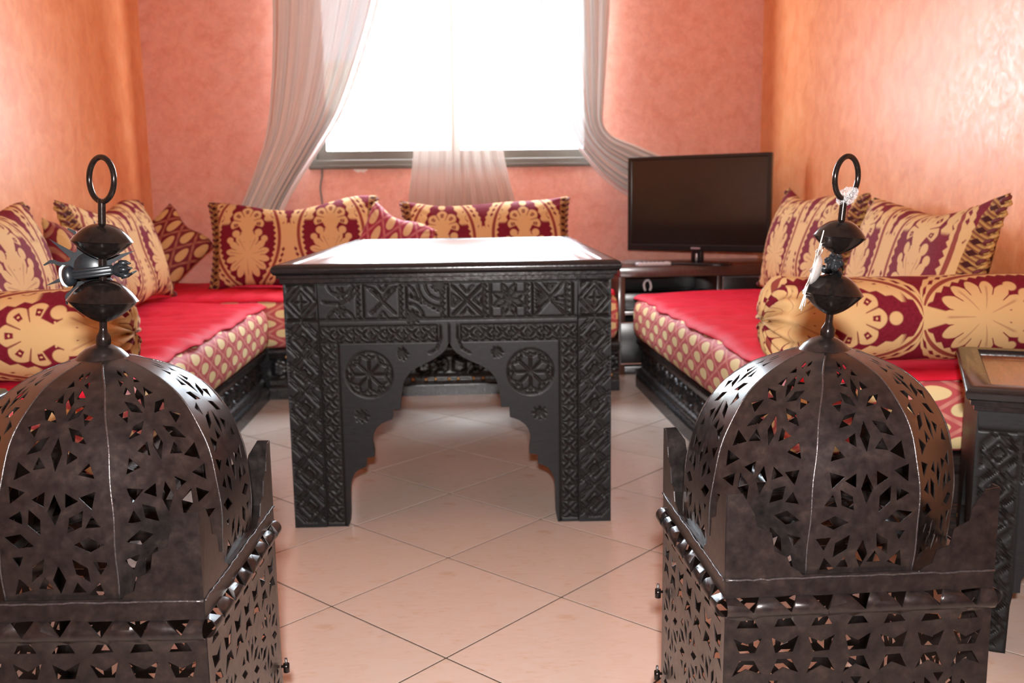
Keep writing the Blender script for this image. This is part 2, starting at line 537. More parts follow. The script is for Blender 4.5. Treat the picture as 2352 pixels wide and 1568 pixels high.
def tube(name, pts, rad, mat, parent=None, n=10, close=False):
    V, F = tube_data(pts, rad, n, close)
    return link(name, mesh_np(name, V, F), mat, parent)

def thing(name, label, cat, loc=(0, 0, 0), rotz=0.0, group=None):
    o = bpy.data.objects.new(name, None)
    COL.objects.link(o)
    o.empty_display_size = 0.05
    o.location = loc; o.rotation_euler = (0, 0, rotz)
    return tag(o, label, cat, group)

def tag(o, label, cat, group=None, kind=None):
    o['label'] = label; o['category'] = cat
    if group: o['group'] = group
    if kind: o['kind'] = kind
    return o

def struct(o):
    o['kind'] = 'structure'
    return o

def pip(pts, poly):
    """vectorised point in polygon"""
    x, y = pts[:, 0], pts[:, 1]
    ins = np.zeros(len(pts), bool)
    n = len(poly)
    for i in range(n):
        x0, y0 = poly[i]; x1, y1 = poly[(i + 1) % n]
        if y0 == y1: continue
        c = ((y0 > y) != (y1 > y)) & (x < (x1 - x0) * (y - y0) / (y1 - y0) + x0)
        ins ^= c
    return ins

def cdt_sheet(outline, holes, grid):
    """triangulated 2D sheet with holes, returns V (n,2) and tris"""
    verts = [Vector(p) for p in outline]
    edges = [(i, (i + 1) % len(outline)) for i in range(len(outline))]
    for h in holes:
        k = len(verts)
        verts += [Vector(p) for p in h]
        edges += [(k + i, k + (i + 1) % len(h)) for i in range(len(h))]
    if len(grid):
        g = np.asarray(grid)
        keep = pip(g, outline)
        for h in holes:
            keep &= ~pip(g, h)
        verts += [Vector((float(p[0]), float(p[1]))) for p in g[keep]]
    res = delaunay_2d_cdt(verts, edges, [], 0, 1e-7)
    V = np.array([(v.x, v.y) for v in res[0]])
    F = np.array([f for f in res[2] if len(f) == 3])
    c = V[F].mean(axis=1)
    keep = pip(c, outline)
    for h in holes:
        keep &= ~pip(c, h)
    return V, F[keep]

def gridpts(x0, x1, y0, y1, dx, dy):
    nx = max(2, int(round((x1 - x0) / dx)) + 1); ny = max(2, int(round((y1 - y0) / dy)) + 1)
    a, b = np.meshgrid(np.linspace(x0, x1, nx), np.linspace(y0, y1, ny))
    return np.stack([a.ravel(), b.ravel()], 1)

# ------------------------------------------------------------------ the room
XL, XR, YB, YF, ZC = -1.42, 1.55, 2.08, -3.6, 2.60
WX0, WX1, WZ0, WZ1 = -0.657, 0.757, 0.970, 2.15
T = 0.22

fo = struct(box_obj('floor', (XL - T, XR + T, YF - T, YB + T, -0.12, -0.0009), M['grout'], bev=0))
co = struct(box_obj('ceiling', (XL - T, XR + T, YF - T, YB + T, ZC, ZC + 0.12), M['ceiling'], bev=0))
struct(box_obj('wall_left', (XL - T, XL, YF - T, YB + T, -0.0022, ZC), M['wall_side'], bev=0))
struct(box_obj('wall_right', (XR, XR + T, YF - T, YB + T, -0.0022, ZC), M['wall_side'], bev=0))
struct(box_obj('wall_front', (XL, XR, YF - T, YF, -0.0022, ZC), M['wall_side'], bev=0))

bm = bmesh.new()   # back wall with its window opening
def ringverts(y):
    o = [bm.verts.new(p) for p in ((XL, y, -0.0022), (XR, y, -0.0022), (XR, y, ZC), (XL, y, ZC))]
    i = [bm.verts.new(p) for p in ((WX0, y, WZ0), (WX1, y, WZ0), (WX1, y, WZ1), (WX0, y, WZ1))]
    return o, i
o1, i1 = ringverts(YB); o2, i2 = ringverts(YB + T)
for k in range(4):
    j = (k + 1) % 4
    bm.faces.new((o1[k], o1[j], i1[j], i1[k])); bm.faces.new((o2[k], i2[k], i2[j], o2[j]))
    bm.faces.new((i1[k], i1[j], i2[j], i2[k])); bm.faces.new((o1[k], o2[k], o2[j], o1[j]))
struct(link('wall_back', bm_mesh('wall_back', bm), M['wall_back']))

# floor tiles, laid on the diagonal
D = 0.471
TS = 0.3330 / 2 - 0.0020
def tile_mesh(poly, name='tile'):
    """poly: list of (x, y) counter-clockwise; bevelled slab with its top at z=0"""
    b = bmesh.new()
    c = Vector((sum(p[0] for p in poly) / len(poly), sum(p[1] for p in poly) / len(poly)))
    lo = [b.verts.new((p[0], p[1], -0.006)) for p in poly]
    md = [b.verts.new((p[0], p[1], -0.0004)) for p in poly]
    hi = []
    for p in poly:
        d = (c - Vector(p)); d = d.normalized() * 0.0004
        hi.append(b.verts.new((p[0] + d.x, p[1] + d.y, 0.0)))
    n = len(poly)
    for k in range(n):
        j = (k + 1) % n
        b.faces.new((lo[k], lo[j], md[j], md[k])); b.faces.new((md[k], md[j], hi[j], hi[k]))
    b.faces.new(hi); b.faces.new(lo[::-1])
    me = bm_mesh(name, b); me.materials.append(M['tile'])
    return me
def clip(poly, ax, lim, sgn):
    out = []
    for i in range(len(poly)):
        a, c = poly[i], poly[(i + 1) % len(poly)]
        ia, ic = sgn * (a[ax] - lim) <= 0, sgn * (c[ax] - lim) <= 0
        if ia: out.append(a)
        if ia != ic:
            t = (lim - a[ax]) / (c[ax] - a[ax])
            out.append((a[0] + t * (c[0] - a[0]), a[1] + t * (c[1] - a[1])))
    return out
rr = TS * math.sqrt(2)
full = tile_mesh([(rr, 0), (0, rr), (-rr, 0), (0, -rr)])
for ia in range(-8, 9):
    for ib in range(-8, 16):
        if (ia + ib) % 2 == 0: continue
        cx, cy = ia * D / 2, -ib * D / 2
        if cy < -3.7 or cy > 1.75: continue
        if cy > -0.35 and (cx < -1.05 or cx > 1.1): continue      # out of sight under the sofas
        P0 = [(cx + rr, cy), (cx, cy + rr), (cx - rr, cy), (cx, cy - rr)]
        P1 = P0
        for ax, lim, s in ((0, XL + 0.002, -1), (0, XR - 0.002, 1), (1, YF + 0.002, -1)):
            P1 = clip(P1, ax, lim, s)
        if len(P1) < 3: continue
        if P1 == P0:
            t = link('tile', full, None, fo); t.location = (cx, cy, 0)
        else:
            L = [(p[0] - cx, p[1] - cy) for p in P1]
            ar = 0.5 * sum(L[i][0] * L[(i + 1) % len(L)][1] - L[(i + 1) % len(L)][0] * L[i][1] for i in range(len(L)))
            if ar < 0.002: continue
            t = link('tile', tile_mesh(L), None, fo); t.location = (cx, cy, 0)

# window
win = struct(bpy.data.objects.new('window_1', None)); COL.objects.link(win)
win['label'] = 'sliding window with bronze aluminium frame behind sheer curtains'
def frame_ring(name, x0, x1, z0, z1, y0, y1, w, parent, mat=None, wb=None):
    wb = wb or w
    b = bmesh.new()
    def ring(y, a, c, d, e): return [b.verts.new(p) for p in ((a, y, d), (c, y, d), (c, y, e), (a, y, e))]
    A = ring(y0, x0, x1, z0, z1); B = ring(y0, x0 + w, x1 - w, z0 + wb, z1 - w)
    C_ = ring(y1, x0, x1, z0, z1); E_ = ring(y1, x0 + w, x1 - w, z0 + wb, z1 - w)
    for k in range(4):
        j = (k + 1) % 4
        b.faces.new((A[k], A[j], B[j], B[k])); b.faces.new((C_[k], E_[k], E_[j], C_[j]))
        b.faces.new((B[k], B[j], E_[j], E_[k])); b.faces.new((A[k], C_[k], C_[j], A[j]))
    bmesh.ops.bevel(b, geom=list(b.edges), offset=0.003, segments=1, affect='EDGES')
    return link(name, bm_mesh(name, b), mat or M['frame'], parent)
frame_ring('window_frame', WX0, WX1, WZ0, WZ1, YB - 0.012, YB + 0.10, 0.030, win, wb=0.040)
s1 = frame_ring('sash', WX0 + 0.028, 0.065, WZ0 + 0.036, WZ1 - 0.028, YB + 0.014, YB + 0.044, 0.048, win)
s2 = frame_ring('sash', 0.018, WX1 - 0.028, WZ0 + 0.036, WZ1 - 0.028, YB + 0.052, YB + 0.082, 0.048, win)
box_obj('pane', (WX0 + 0.07, 0.022, YB + 0.026, YB + 0.031, WZ0 + 0.08, WZ1 - 0.07), M['glass'], s1, bev=0)
box_obj('pane', (0.062, WX1 - 0.07, YB + 0.064, YB + 0.069, WZ0 + 0.08, WZ1 - 0.07), M['glass'], s2, bev=0)
box_obj('sill_rail', (WX0 - 0.006, WX1 + 0.006, YB - 0.028, YB + 0.012, WZ0 - 0.004, WZ0 + 0.014), M['frame'], win, bev=0.003)

# curtains
def cspline(pts, n):
    """Catmull-Rom through pts (any dimension), n samples"""
    P = np.asarray(pts, float)
    P = np.vstack([2 * P[0] - P[1], P, 2 * P[-1] - P[-2]])
    out = []
    m = len(P) - 3
    for i in range(n):
        t = i / (n - 1) * m
        k = min(int(t), m - 1); f = t - k
        p0, p1, p2, p3 = P[k:k + 4]
        out.append(0.5 * ((2 * p1) + (-p0 + p2) * f + (2 * p0 - 5 * p1 + 4 * p2 - p3) * f * f + (-p0 + 3 * p1 - 3 * p2 + p3) * f ** 3))
    return np.array(out)

def curtain(name, L, R, folds, amp, mat, label, y0=1.955, ns=150, nt_=70, seed=0, ycurve=None, group=None):
    """L, R: left and right edge (x, z) lists from the rod down"""
    rnd = random.Random(seed)
    l = cspline(L, nt_); r = cspline(R, nt_)
    ph = [rnd.uniform(0, 6.28) for _ in range(6)]
    V, F, UV = [], [], []
    for j in range(nt_):
        t = j / (nt_ - 1)
        wdt = np.linalg.norm(r[j] - l[j])
        for i in range(ns):
            s = i / (ns - 1)
            s2 = s + 0.025 * math.sin(s * 9 + ph[0] + t * 2.0) * s * (1 - s) * 4
            p = l[j] * (1 - s2) + r[j] * s2
            a = amp * (0.75 + 0.35 * math.sin(4 * s + ph[1])) * (0.6 + 0.4 * min(1, wdt / 0.4))
            y = a * math.sin(2 * PI * folds * s + ph[2] + 0.8 * math.sin(2.2 * t + ph[3])) + 0.35 * a * math.sin(2 * PI * folds * 2.3 * s + ph[4] + 1.5 * t)
            yy = y0 + y + (ycurve(t, s) if ycurve else 0.0)
            V.append((p[0], yy, p[1])); UV.append((s, t))
    for j in range(nt_ - 1):
        for i in range(ns - 1):
            a = j * ns + i
            F.append((a, a + 1, a + ns + 1, a + ns))
    me = mesh_np(name, V, F)
    uvl = me.uv_layers.new(name='UVMap')
    idx = np.zeros(len(me.loops), int); me.loops.foreach_get('vertex_index', idx)
    uvl.data.foreach_set('uv', np.array(UV)[idx].ravel())
    o = link(name, me, mat)
    return tag(o, label, 'curtain', group)

curtain('curtain', [(-0.80, 2.22), (-0.785, 1.95), (-0.780, 1.724), (-0.800, 1.40), (-0.835, 1.15), (-0.885, 1.00), (-0.945, 0.86), (-1.00, 0.74), (-1.02, 0.64)],
        [(-0.20, 2.22), (-0.245, 1.95), (-0.290, 1.724), (-0.385, 1.45), (-0.480, 1.23), (-0.585, 1.07), (-0.690, 0.92), (-0.775, 0.78), (-0.82, 0.66)],
        7, 0.026, M['sheer'], 'white sheer curtain swept aside on the left of the window', seed=3)
curtain('curtain', [(0.27, 2.22), (0.325, 1.95), (0.372, 1.73), (0.440, 1.50), (0.512, 1.27), (0.590, 1.10), (0.68, 0.975), (0.78, 0.875), (0.90, 0.80), (1.05, 0.72), (1.16, 0.68)],
        [(0.80, 2.22), (0.79, 1.95), (0.778, 1.724), (0.765, 1.50), (0.750, 1.28), (0.745, 1.17), (0.79, 1.105), (0.90, 1.06), (1.02, 1.01), (1.14, 0.95), (1.24, 0.90)],
        8, 0.024, M['sheer_light'], 'white sheer curtain tied back to the right, trailing behind the television', seed=8)
curtain('curtain', [(-0.10, 2.22), (-0.125, 1.7), (-0.145, 1.3), (-0.158, 1.05), (-0.178, 0.90), (-0.198, 0.76), (-0.205, 0.66)],
        [(0.20, 2.22), (0.225, 1.7), (0.25, 1.3), (0.268, 1.05), (0.297, 0.90), (0.325, 0.78), (0.335, 0.66)],
        9, 0.014, M['sheer_thin'], 'thin brownish sheer strip hanging down the middle of the window', y0=1.985, seed=5)
rod = tube('curtain_rod', [(-1.0, 1.965, 2.225), (1.05, 1.965, 2.225)], 0.012, M['frame'], n=14)
tag(rod, 'slim curtain rod above the window carrying the sheers', 'curtain rod')
for xx in (-0.96, 1.01):
    br = box_obj('bracket', (xx - 0.01, xx + 0.01, 1.965, YB, 2.21, 2.24), M['frame'], rod, bev=0.002)

# cord and filler patch under the sill
tag(tube('wall_cord', [tuple(p) for p in cspline([(-0.604, YB - 0.005, 0.965), (-0.606, YB - 0.012, 0.93), (-0.616, YB - 0.008, 0.88), (-0.612, YB - 0.006, 0.82), (-0.60, YB - 0.006, 0.70), (-0.60, YB - 0.006, 0.60)], 40)], 0.0045, M['cable'], n=8),
    'thin grey cord hanging down the wall from the window sill', 'cord')
bm = bmesh.new()
vs0 = [(-0.42 + 0.034 * math.cos(a), 0.9655 - 0.016 * abs(math.sin(a)) ** 0.8 * (1 + 0.15 * math.sin(7 * a))) for a in np.linspace(0, PI, 18)]
f0 = [bm.verts.new((x, YB - 0.0005, z)) for x, z in vs0]; f1 = [bm.verts.new((x * 0.98 - 0.0084, YB - 0.005, z)) for x, z in vs0]
bm.faces.new(f0); bm.faces.new(f1[::-1])
for k in range(18):
    j = (k + 1) % 18
    bm.faces.new((f0[k], f0[j], f1[j], f1[k]))
tag(link('plaster_patch', bm_mesh('plaster_patch', bm), M['plaster_white']), 'small white blob of filler under the window sill', 'plaster')

# neighbouring house seen through the left pane, blown out by daylight
nb = thing('neighbour_house', 'pale sunlit house front glimpsed through the left window pane', 'house', (-4.2, 17.0, 0))
box_obj('wall', (-2.6, 2.6, 0, 3.0, -4.0, 3.6), M['outside'], nb, bev=0.02)
box_obj('cornice', (1.0, 3.05, -0.35, 0.4, 2.42, 2.58), M['outside_tan'], nb, bev=0.02)
box_obj('cornice', (1.3, 3.05, -0.25, 0.4, 2.10, 2.20), M['outside_tan'], nb, bev=0.02)

# ------------------------------------------------------------------ carving
class Carve:
    """relief depth (positive = cut in) over points (x, z)"""
    def __init__(s, x, z):
        s.x, s.z = np.asarray(x, float), np.asarray(z, float); s.d = np.zeros(len(s.x))
    def put(s, idx, v): s.d[idx] = np.maximum(s.d[idx], v * 0.62)
    def line(s, p, q, w=0.0035, dep=0.004):
        (x0, z0), (x1, z1) = p, q
        idx = np.where((s.x > min(x0, x1) - w) & (s.x < max(x0, x1) + w) & (s.z > min(z0, z1) - w) & (s.z < max(z0, z1) + w))[0]
        if not len(idx): return
        dx, dz = x1 - x0, z1 - z0; L = dx * dx + dz * dz + 1e-12
        t = np.clip(((s.x[idx] - x0) * dx + (s.z[idx] - z0) * dz) / L, 0, 1)
        dd = np.hypot(s.x[idx] - x0 - t * dx, s.z[idx] - z0 - t * dz)
        s.put(idx, dep * np.clip(1.35 * (1 - dd / w), 0, 1))
    def path(s, pts, w=0.0035, dep=0.004):
        for a, b in zip(pts[:-1], pts[1:]): s.line(a, b, w, dep)
    def tri(s, poly, dep=0.004):
        p = np.array(poly)
        idx = np.where((s.x > p[:, 0].min()) & (s.x < p[:, 0].max()) & (s.z > p[:, 1].min()) & (s.z < p[:, 1].max()))[0]
        if not len(idx): return
        k = pip(np.stack([s.x[idx], s.z[idx]], 1), poly)
        s.put(idx[k], dep)
    def arc(s, c, r, a0=0, a1=2 * PI, w=0.0035, dep=0.004, n=48):
        s.path([(c[0] + r * math.cos(a0 + (a1 - a0) * i / n), c[1] + r * math.sin(a0 + (a1 - a0) * i / n)) for i in range(n + 1)], w, dep)
    def xcell(s, x0, x1, z0, z1, w=0.0034, dep=0.0042):
        cx, cz = (x0 + x1) / 2, (z0 + z1) / 2; hx, hz = (x1 - x0) / 2, (z1 - z0) / 2
        s.line((cx - hx * .72, cz - hz * .72), (cx + hx * .72, cz + hz * .72), w, dep)
        s.line((cx - hx * .72, cz + hz * .72), (cx + hx * .72, cz - hz * .72), w, dep)
        for sx, sz in ((1, 0), (-1, 0), (0, 1), (0, -1)):
            ex, ez = cx + sx * hx * .98, cz + sz * hz * .98
            px, pz = (hx * .3 * abs(sz), hz * .3 * abs(sx))
            s.tri([(ex - px, ez - pz), (ex + px, ez + pz), (cx + sx * hx * .55, cz + sz * hz * .55)], dep * 0.9)
        for a, b in (((x0, z0), (x1, z0)), ((x0, z1), (x1, z1)), ((x0, z0), (x0, z1)), ((x1, z0), (x1, z1))): s.line(a, b, w * .9, dep)
    def saw(s, x, z0, z1, wid, n, dep=0.0042):
        s.line((x, z0), (x, z1), 0.003, dep); s.line((x + wid, z0), (x + wid, z1), 0.003, dep)
        for i in range(n):
            a = z0 + (z1 - z0) * i / n; h = (z1 - z0) / n
            s.tri([(x, a), (x, a + h * .8), (x + wid * .6, a + h * .4)], dep)
    def petals(s, c, r, n, rot=0.0, fat=0.32, w=0.0032, dep=0.0042):
        for k in range(n):
            a = rot + 2 * PI * k / n
            tip = (c[0] + r * math.cos(a), c[1] + r * math.sin(a))
            for sg in (1, -1):
                b = a + sg * fat
                mid = (c[0] + r * .58 * math.cos(b), c[1] + r * .58 * math.sin(b))
                s.path([c, mid, tip], w, dep)
            s.tri([(c[0] + r * .25 * math.cos(a), c[1] + r * .25 * math.sin(a)), (c[0] + r * .6 * math.cos(a + .12), c[1] + r * .6 * math.sin(a + .12)), (c[0] + r * .6 * math.cos(a - .12), c[1] + r * .6 * math.sin(a - .12))], dep * .6)
    def rosette(s, c, r):
        s.arc(c, r); s.arc(c, r * .96, w=0.002, dep=0.002)
        for k in range(8):
            a = 2 * PI * k / 8
            s.line(c, (c[0] + r * .68 * math.cos(a), c[1] + r * .68 * math.sin(a)), 0.004, 0.005)
            b = a + PI / 8
            s.path([(c[0] + r * .68 * math.cos(a), c[1] + r * .68 * math.sin(a)), (c[0] + r * .95 * math.cos(b), c[1] + r * .95 * math.sin(b)), (c[0] + r * .68 * math.cos(b + PI / 8), c[1] + r * .68 * math.sin(b + PI / 8))], 0.0036, 0.0045)
            s.tri([(c[0] + r * .93 * math.cos(a), c[1] + r * .93 * math.sin(a)), (c[0] + r * .8 * math.cos(a + .16), c[1] + r * .8 * math.sin(a + .16)), (c[0] + r * .8 * math.cos(a - .16), c[1] + r * .8 * math.sin(a - .16))], 0.004)
    def star(s, c, r, n=8):
        for k in range(n):
            a = 2 * PI * k / n
            s.tri([(c[0] + r * math.cos(a), c[1] + r * math.sin(a)), (c[0] + r * .45 * math.cos(a + .5), c[1] + r * .45 * math.sin(a + .5)), (c[0] - .1 * r * math.cos(a), c[1] - .1 * r * math.sin(a)), (c[0] + r * .45 * math.cos(a - .5), c[1] + r * .45 * math.sin(a - .5))], 0.004)
    def chevrons(s, x0, x1, z0, z1, flip=False):
        """post ornament: diamonds framed by slanted grooves"""
        w = x1 - x0; cx = (x0 + x1) / 2; h = w * 1.02
        n = max(1, int(round((z1 - z0) / h))); h = (z1 - z0) / n
        for i in range(n):
            a = z0 + i * h; cz = a + h / 2
            for k in range(4):
                f = 0.10 + k * 0.085
                sg = -1 if flip else 1
                s.line((cx - sg * w * .48, a + h * (0.96 - f)), (cx + sg * w * .48, a - h * 0.02 + h * (0.0 + max(0, .26 - f))), 0.0024, 0.0045) if k < 2 else None
            for (ux, uz) in ((1, 1), (-1, 1), (1, -1), (-1, -1)):
                for k, f in enumerate((0.30, 0.40, 0.49)):
                    s.line((cx + ux * w * .47, cz + uz * h * (0.49 - f * .98 + 0.02)), (cx + ux * w * (0.47 - f * .92), cz + uz * h * .49), 0.0023, 0.0044)
            r = 0.17
            s.tri([(cx - w * r, cz), (cx, cz + h * r), (cx + w * r, cz), (cx, cz - h * r)], 0.0055)
            dm = [(cx - w * .27, cz), (cx, cz + h * .27), (cx + w * .27, cz), (cx, cz - h * .27), (cx - w * .27, cz)]
            s.path(dm, 0.0026, 0.0042)

def solid_sheet(name, V2, F, dep, outline, thick, mat, parent, front=0.0):
    """carved sheet in the local xz plane facing -y, closed to a board"""
    V = [(p[0], front + d, p[1]) for p, d in zip(V2, dep)]
    b = bmesh.new()
    bv = [b.verts.new(v) for v in V]
    for f in F: b.faces.new([bv[i] for i in f])
    be = [e for e in b.edges if len(e.link_faces) == 1]
    ex = bmesh.ops.extrude_edge_only(b, edges=be)
    nv = [g for g in ex['geom'] if isinstance(g, bmesh.types.BMVert)]
    for v in nv: v.co.y = front + thick
    # back face
    ne = [g for g in ex['geom'] if isinstance(g, bmesh.types.BMEdge) and all(abs(v.co.y - front - thick) < 1e-6 for v in g.verts)]
    bmesh.ops.contextual_create(b, geom=ne)
    bmesh.ops.remove_doubles(b, verts=[v for v in b.verts if not v.link_faces], dist=1e-6)
    me = bm_mesh(name, b)
    auto_smooth(me, 50)
    at = me.attributes.new('cut', 'FLOAT', 'POINT')
    cut = np.zeros(len(me.vertices)); cut[:len(dep)] = np.clip(np.asarray(dep) / 0.0021, 0, 1)
    at.data.foreach_set('value', cut)
    return link(name, me, mat, parent)

def carved_rect(name, x0, x1, z0, z1, step, fn, thick, mat, parent, front=0.0):
    nx = int(round((x1 - x0) / step)) + 1; nz = int(round((z1 - z0) / step)) + 1
    a, c = np.meshgrid(np.linspace(x0, x1, nx), np.linspace(z0, z1, nz))
    x, z = a.ravel(), c.ravel()
    cv = Carve(x, z); fn(cv)
    e = np.minimum.reduce([x - x0, x1 - x, z - z0, z1 - z])
    d = cv.d * np.clip(e / (step * 1.5), 0, 1)
    F = []
    for j in range(nz - 1):
        for i in range(nx - 1):
            k = j * nx + i
            F.append((k, k + 1, k + nx + 1, k + nx))
    # board edges and back
    V = [(px, front + pd, pz) for px, pz, pd in zip(x, z, d)]
    per = [i for i in range(nx)] + [j * nx + nx - 1 for j in range(1, nz)] + [(nz - 1) * nx + i for i in range(nx - 2, -1, -1)] + [j * nx for j in range(nz - 2, 0, -1)]
    k0 = len(V)
    V += [(V[i][0], front + thick, V[i][2]) for i in per]
    m = len(per)
    for i in range(m):
        j = (i + 1) % m
        F.append((per[i], k0 + i, k0 + j, per[j]))
    F.append(tuple(k0 + i for i in range(m)))
    me = mesh_np(name, V, F)
    auto_smooth(me, 50)
    at = me.attributes.new('cut', 'FLOAT', 'POINT')
    cut = np.zeros(len(V)); cut[:len(d)] = np.clip(d / 0.0021, 0, 1)
    at.data.foreach_set('value', cut)
    return link(name, me, mat, parent)

# ------------------------------------------------------------------ the big carved table
HW, HT, DP = 0.400, 0.6300, 1.36          # half width, height under the top, depth
PX = 0.3185                                # where posts meet the arch board
tb = thing('carved_table', 'large black carved wooden table with keyhole arch in the middle of the room', 'table', (0.0125, -0.253, 0), -0.035)
ARL = [(0.0, 0.468), (-0.008, 0.452), (-0.0175, 0.441), (-0.033, 0.430), (-0.050, 0.4205), (-0.0699, 0.4115), (-0.0880, 0.4015), (-0.1010, 0.391), (-0.1105, 0.379), (-0.1165, 0.3655),
       (-0.1215, 0.3425), (-0.1240, 0.322), (-0.1262, 0.3015), (-0.1455, 0.3015), (-0.1470, 0.2755), (-0.1600, 0.2715), (-0.1730, 0.2655), (-0.1850, 0.2555), (-0.1935, 0.243), (-0.1975, 0.2295), (-0.1985, 0.216),
       (-0.1965, 0.203), (-0.1950, 0.1930), (-0.1955, 0.1800), (-0.2150, 0.1780), (-0.2170, 0.1545), (-0.2290, 0.150), (-0.2400, 0.1440), (-0.2500, 0.1310), (-0.2560, 0.116), (-0.2590, 0.100), (-0.2600, 0.0800), (-0.2605, 0.05), (-0.2612, 0.025), (-0.2630, 0.010), (-0.2660, 0.0)]
def offs(p, d):
    """arch line shifted into the wood"""
    q = []
    for i in range(len(p)):
        a = np.array(p[max(0, i - 1)]); c = np.array(p[min(len(p) - 1, i + 1)])
        t = (c - a) / (np.linalg.norm(c - a) + 1e-9)
        q.append((p[i][0] + t[1] * d, p[i][1] - t[0] * d))
    return q
def arch_carving(cv):
    S = Carve
    # frieze
    fz0, fz1 = 0.529, 0.6135
    cv.line((-PX, fz0 - .002), (PX, fz0 - .002), 0.0036); cv.line((-PX, fz1 + .003), (PX, fz1 + .003), 0.0036)
    fx = [-0.306, -0.203, -0.098, 0.004, 0.108, 0.211, 0.310]
    for i in range(6):
        a, b = fx[i], fx[i + 1] - 0.020
        cv.saw(b, fz0, fz1, 0.016, 6)
        cx, cz, hx, hz = (a + b) / 2, (fz0 + fz1) / 2, (b - a) / 2, (fz1 - fz0) / 2
        if i == 0:
            cv.arc((cx, fz0 - .01), .034, 0.2, PI - .2); cv.arc((cx, fz1 + .005), .030, PI + .2, 2 * PI - .2); cv.star((cx, fz0 + .018), .016, 7); cv.star((cx, fz1 - .02), .017, 6)
            cv.path([(a, cz), (cx, cz - .004), (b, cz + .02)], .004)
        elif i == 1:
            for sx, sz in ((1, 1), (-1, 1), (1, -1), (-1, -1)):
                cv.arc((cx + sx * hx, cz - sz * hz * .1), hx * .95, PI / 2 if sx * sz > 0 else 0, PI if sx * sz > 0 else PI / 2, .0032)
            cv.line((cx - hx * .7, cz - hz * .7), (cx + hx * .7, cz + hz * .7), .004); cv.line((cx - hx * .7, cz + hz * .7), (cx + hx * .7, cz - hz * .7), .004)
            for t in (-.6, -.3, .3, .6):
                cv.star((cx + hx * t, cz + hz * t), .006, 4); cv.star((cx + hx * t, cz - hz * t), .006, 4)
            for sz in (1, -1): cv.path([(cx - .012, cz + sz * hz), (cx, cz + sz * hz * .6), (cx + .012, cz + sz * hz)], .003)
        elif i == 2:
            cv.arc((b, fz1), .040, PI, 1.5 * PI); cv.arc((b, fz1), .058, PI, 1.5 * PI); cv.arc((a, fz0), .036, 0, PI / 2); cv.star((b - .006, fz1 - .004), .022, 9); cv.star((a + .008, fz0 + .003), .022, 9)
            for k in range(7):
                t = k / 6
                cv.star((a + .006 + t * .07, cz + .012 - t * .034), .0085, 5)
        elif i == 3:
            cv.line((cx - hx * .85, cz - hz * .85), (cx + hx * .85, cz + hz * .85), .0042, .005); cv.line((cx - hx * .85, cz + hz * .85), (cx + hx * .85, cz - hz * .85), .0042, .005)
            for sx in (1, -1):
                cv.path([(cx + sx * hx * .85, cz + hz * .35), (cx + sx * hx * .38, cz), (cx + sx * hx * .85, cz - hz * .35), (cx + sx * hx * .85, cz + hz * .35)], .0036)
                cv.path([(cx - hx * .35, cz + sx * hz * .85), (cx, cz + sx * hz * .45), (cx + hx * .35, cz + sx * hz * .85)], .0036)
        elif i == 4:
            cv.petals((cx, cz), hz * .98, 8, PI / 8, .30)
        else:
            cv.line((cx - hx, cz + hz), (cx + hx, cz - hz), .004); cv.line((cx - hx, cz - hz), (cx + hx * .9, cz + hz), .004)
            for k in range(3):
                cv.path([(cx - hx * .9, cz + hz * (.1 + .22 * k)), (cx - hx * .25, cz + hz * .05 * k), (cx - hx * .9, cz - hz * (.1 + .22 * k))], .0028)
                cv.line((cx + hx * .15, cz - hz * .1 * k), (cx + hx * .9, cz + hz * (.15 - .3 * k)), .003)
                cv.path([(cx - hx * .4 + .006 * k, cz + hz * .92), (cx, cz + hz * (.45 + .15 * k)), (cx + hx * .4 - .006 * k, cz + hz * .92)], .0028)
    # X band under the frieze and down the sides
    bz0, bz1 = 0.4715, 0.509
    for sx in (1, -1):
        n = 7
        xs = np.linspace(0.030, 0.3165, n + 1)
        for i in range(n): cv.xcell(*sorted((sx * xs[i], sx * xs[i + 1])), bz0, bz1)
        zs = np.linspace(0.012, bz0 - .003, 12)
        for i in range(11): cv.xcell(*sorted((sx * 0.2760, sx * 0.3165)), zs[i], zs[i + 1])
        cv.line((sx * .2735, 0.0), (sx * .2735, bz0), .003)
        cv.rosette((sx * 0.2000, 0.3900), 0.0560)
        cv.star((sx * 0.117, 0.441), .016, 9)
        cv.star((sx * 0.222, 0.285), .018, 8)
        cv.path([(sx * p[0], p[1]) for p in offs(ARL, -0.0125)[3:-1]], .0026, .0036)
    # clear the ogee border around the arch tip
    idx = np.where((np.abs(cv.x) < 0.024) & (cv.z > 0.44) & (cv.z < 0.52))[0]
    cv.d[idx] = 0
    cv.path([(-.0215, .508), (-.0205, .480), (-.031, .452), (-.05, .4405)], .003); cv.path([(.0215, .508), (.0205, .480), (.031, .452), (.05, .4405)], .003)
    cv.line((0, .468), (0, .512), .002, .003)

def arch_board(name, fn, parent, half, step, front=0.0, thick=0.026, top=HT, prof=None):
    pr_ = prof or ARL
    # densify so the carved surface meets the arch edge cleanly
    left = []
    for a, c in zip(pr_[:-1], pr_[1:]):
        n = max(1, int(math.hypot(c[0] - a[0], c[1] - a[1]) / (step * 1.5)))
        left += [(a[0] + (c[0] - a[0]) * k / n, a[1] + (c[1] - a[1]) * k / n) for k in range(n)]
    left.append(pr_[-1])
    right = [(-x, z) for x, z in left[1:]]
    outline = [(-half, 0.0), (-half, top), (half, top), (half, 0.0)] + right[::-1] + left
    # drop duplicate tip neighbours
    g = gridpts(-half + step, half - step, step, top - step, step, step)
    V2, F = cdt_sheet(outline, [], g if fn else [])
    cv = Carve(V2[:, 0], V2[:, 1])
    if fn: fn(cv)
    return solid_sheet(name, V2, F, cv.d, outline, thick, M['table_black'], parent, front)

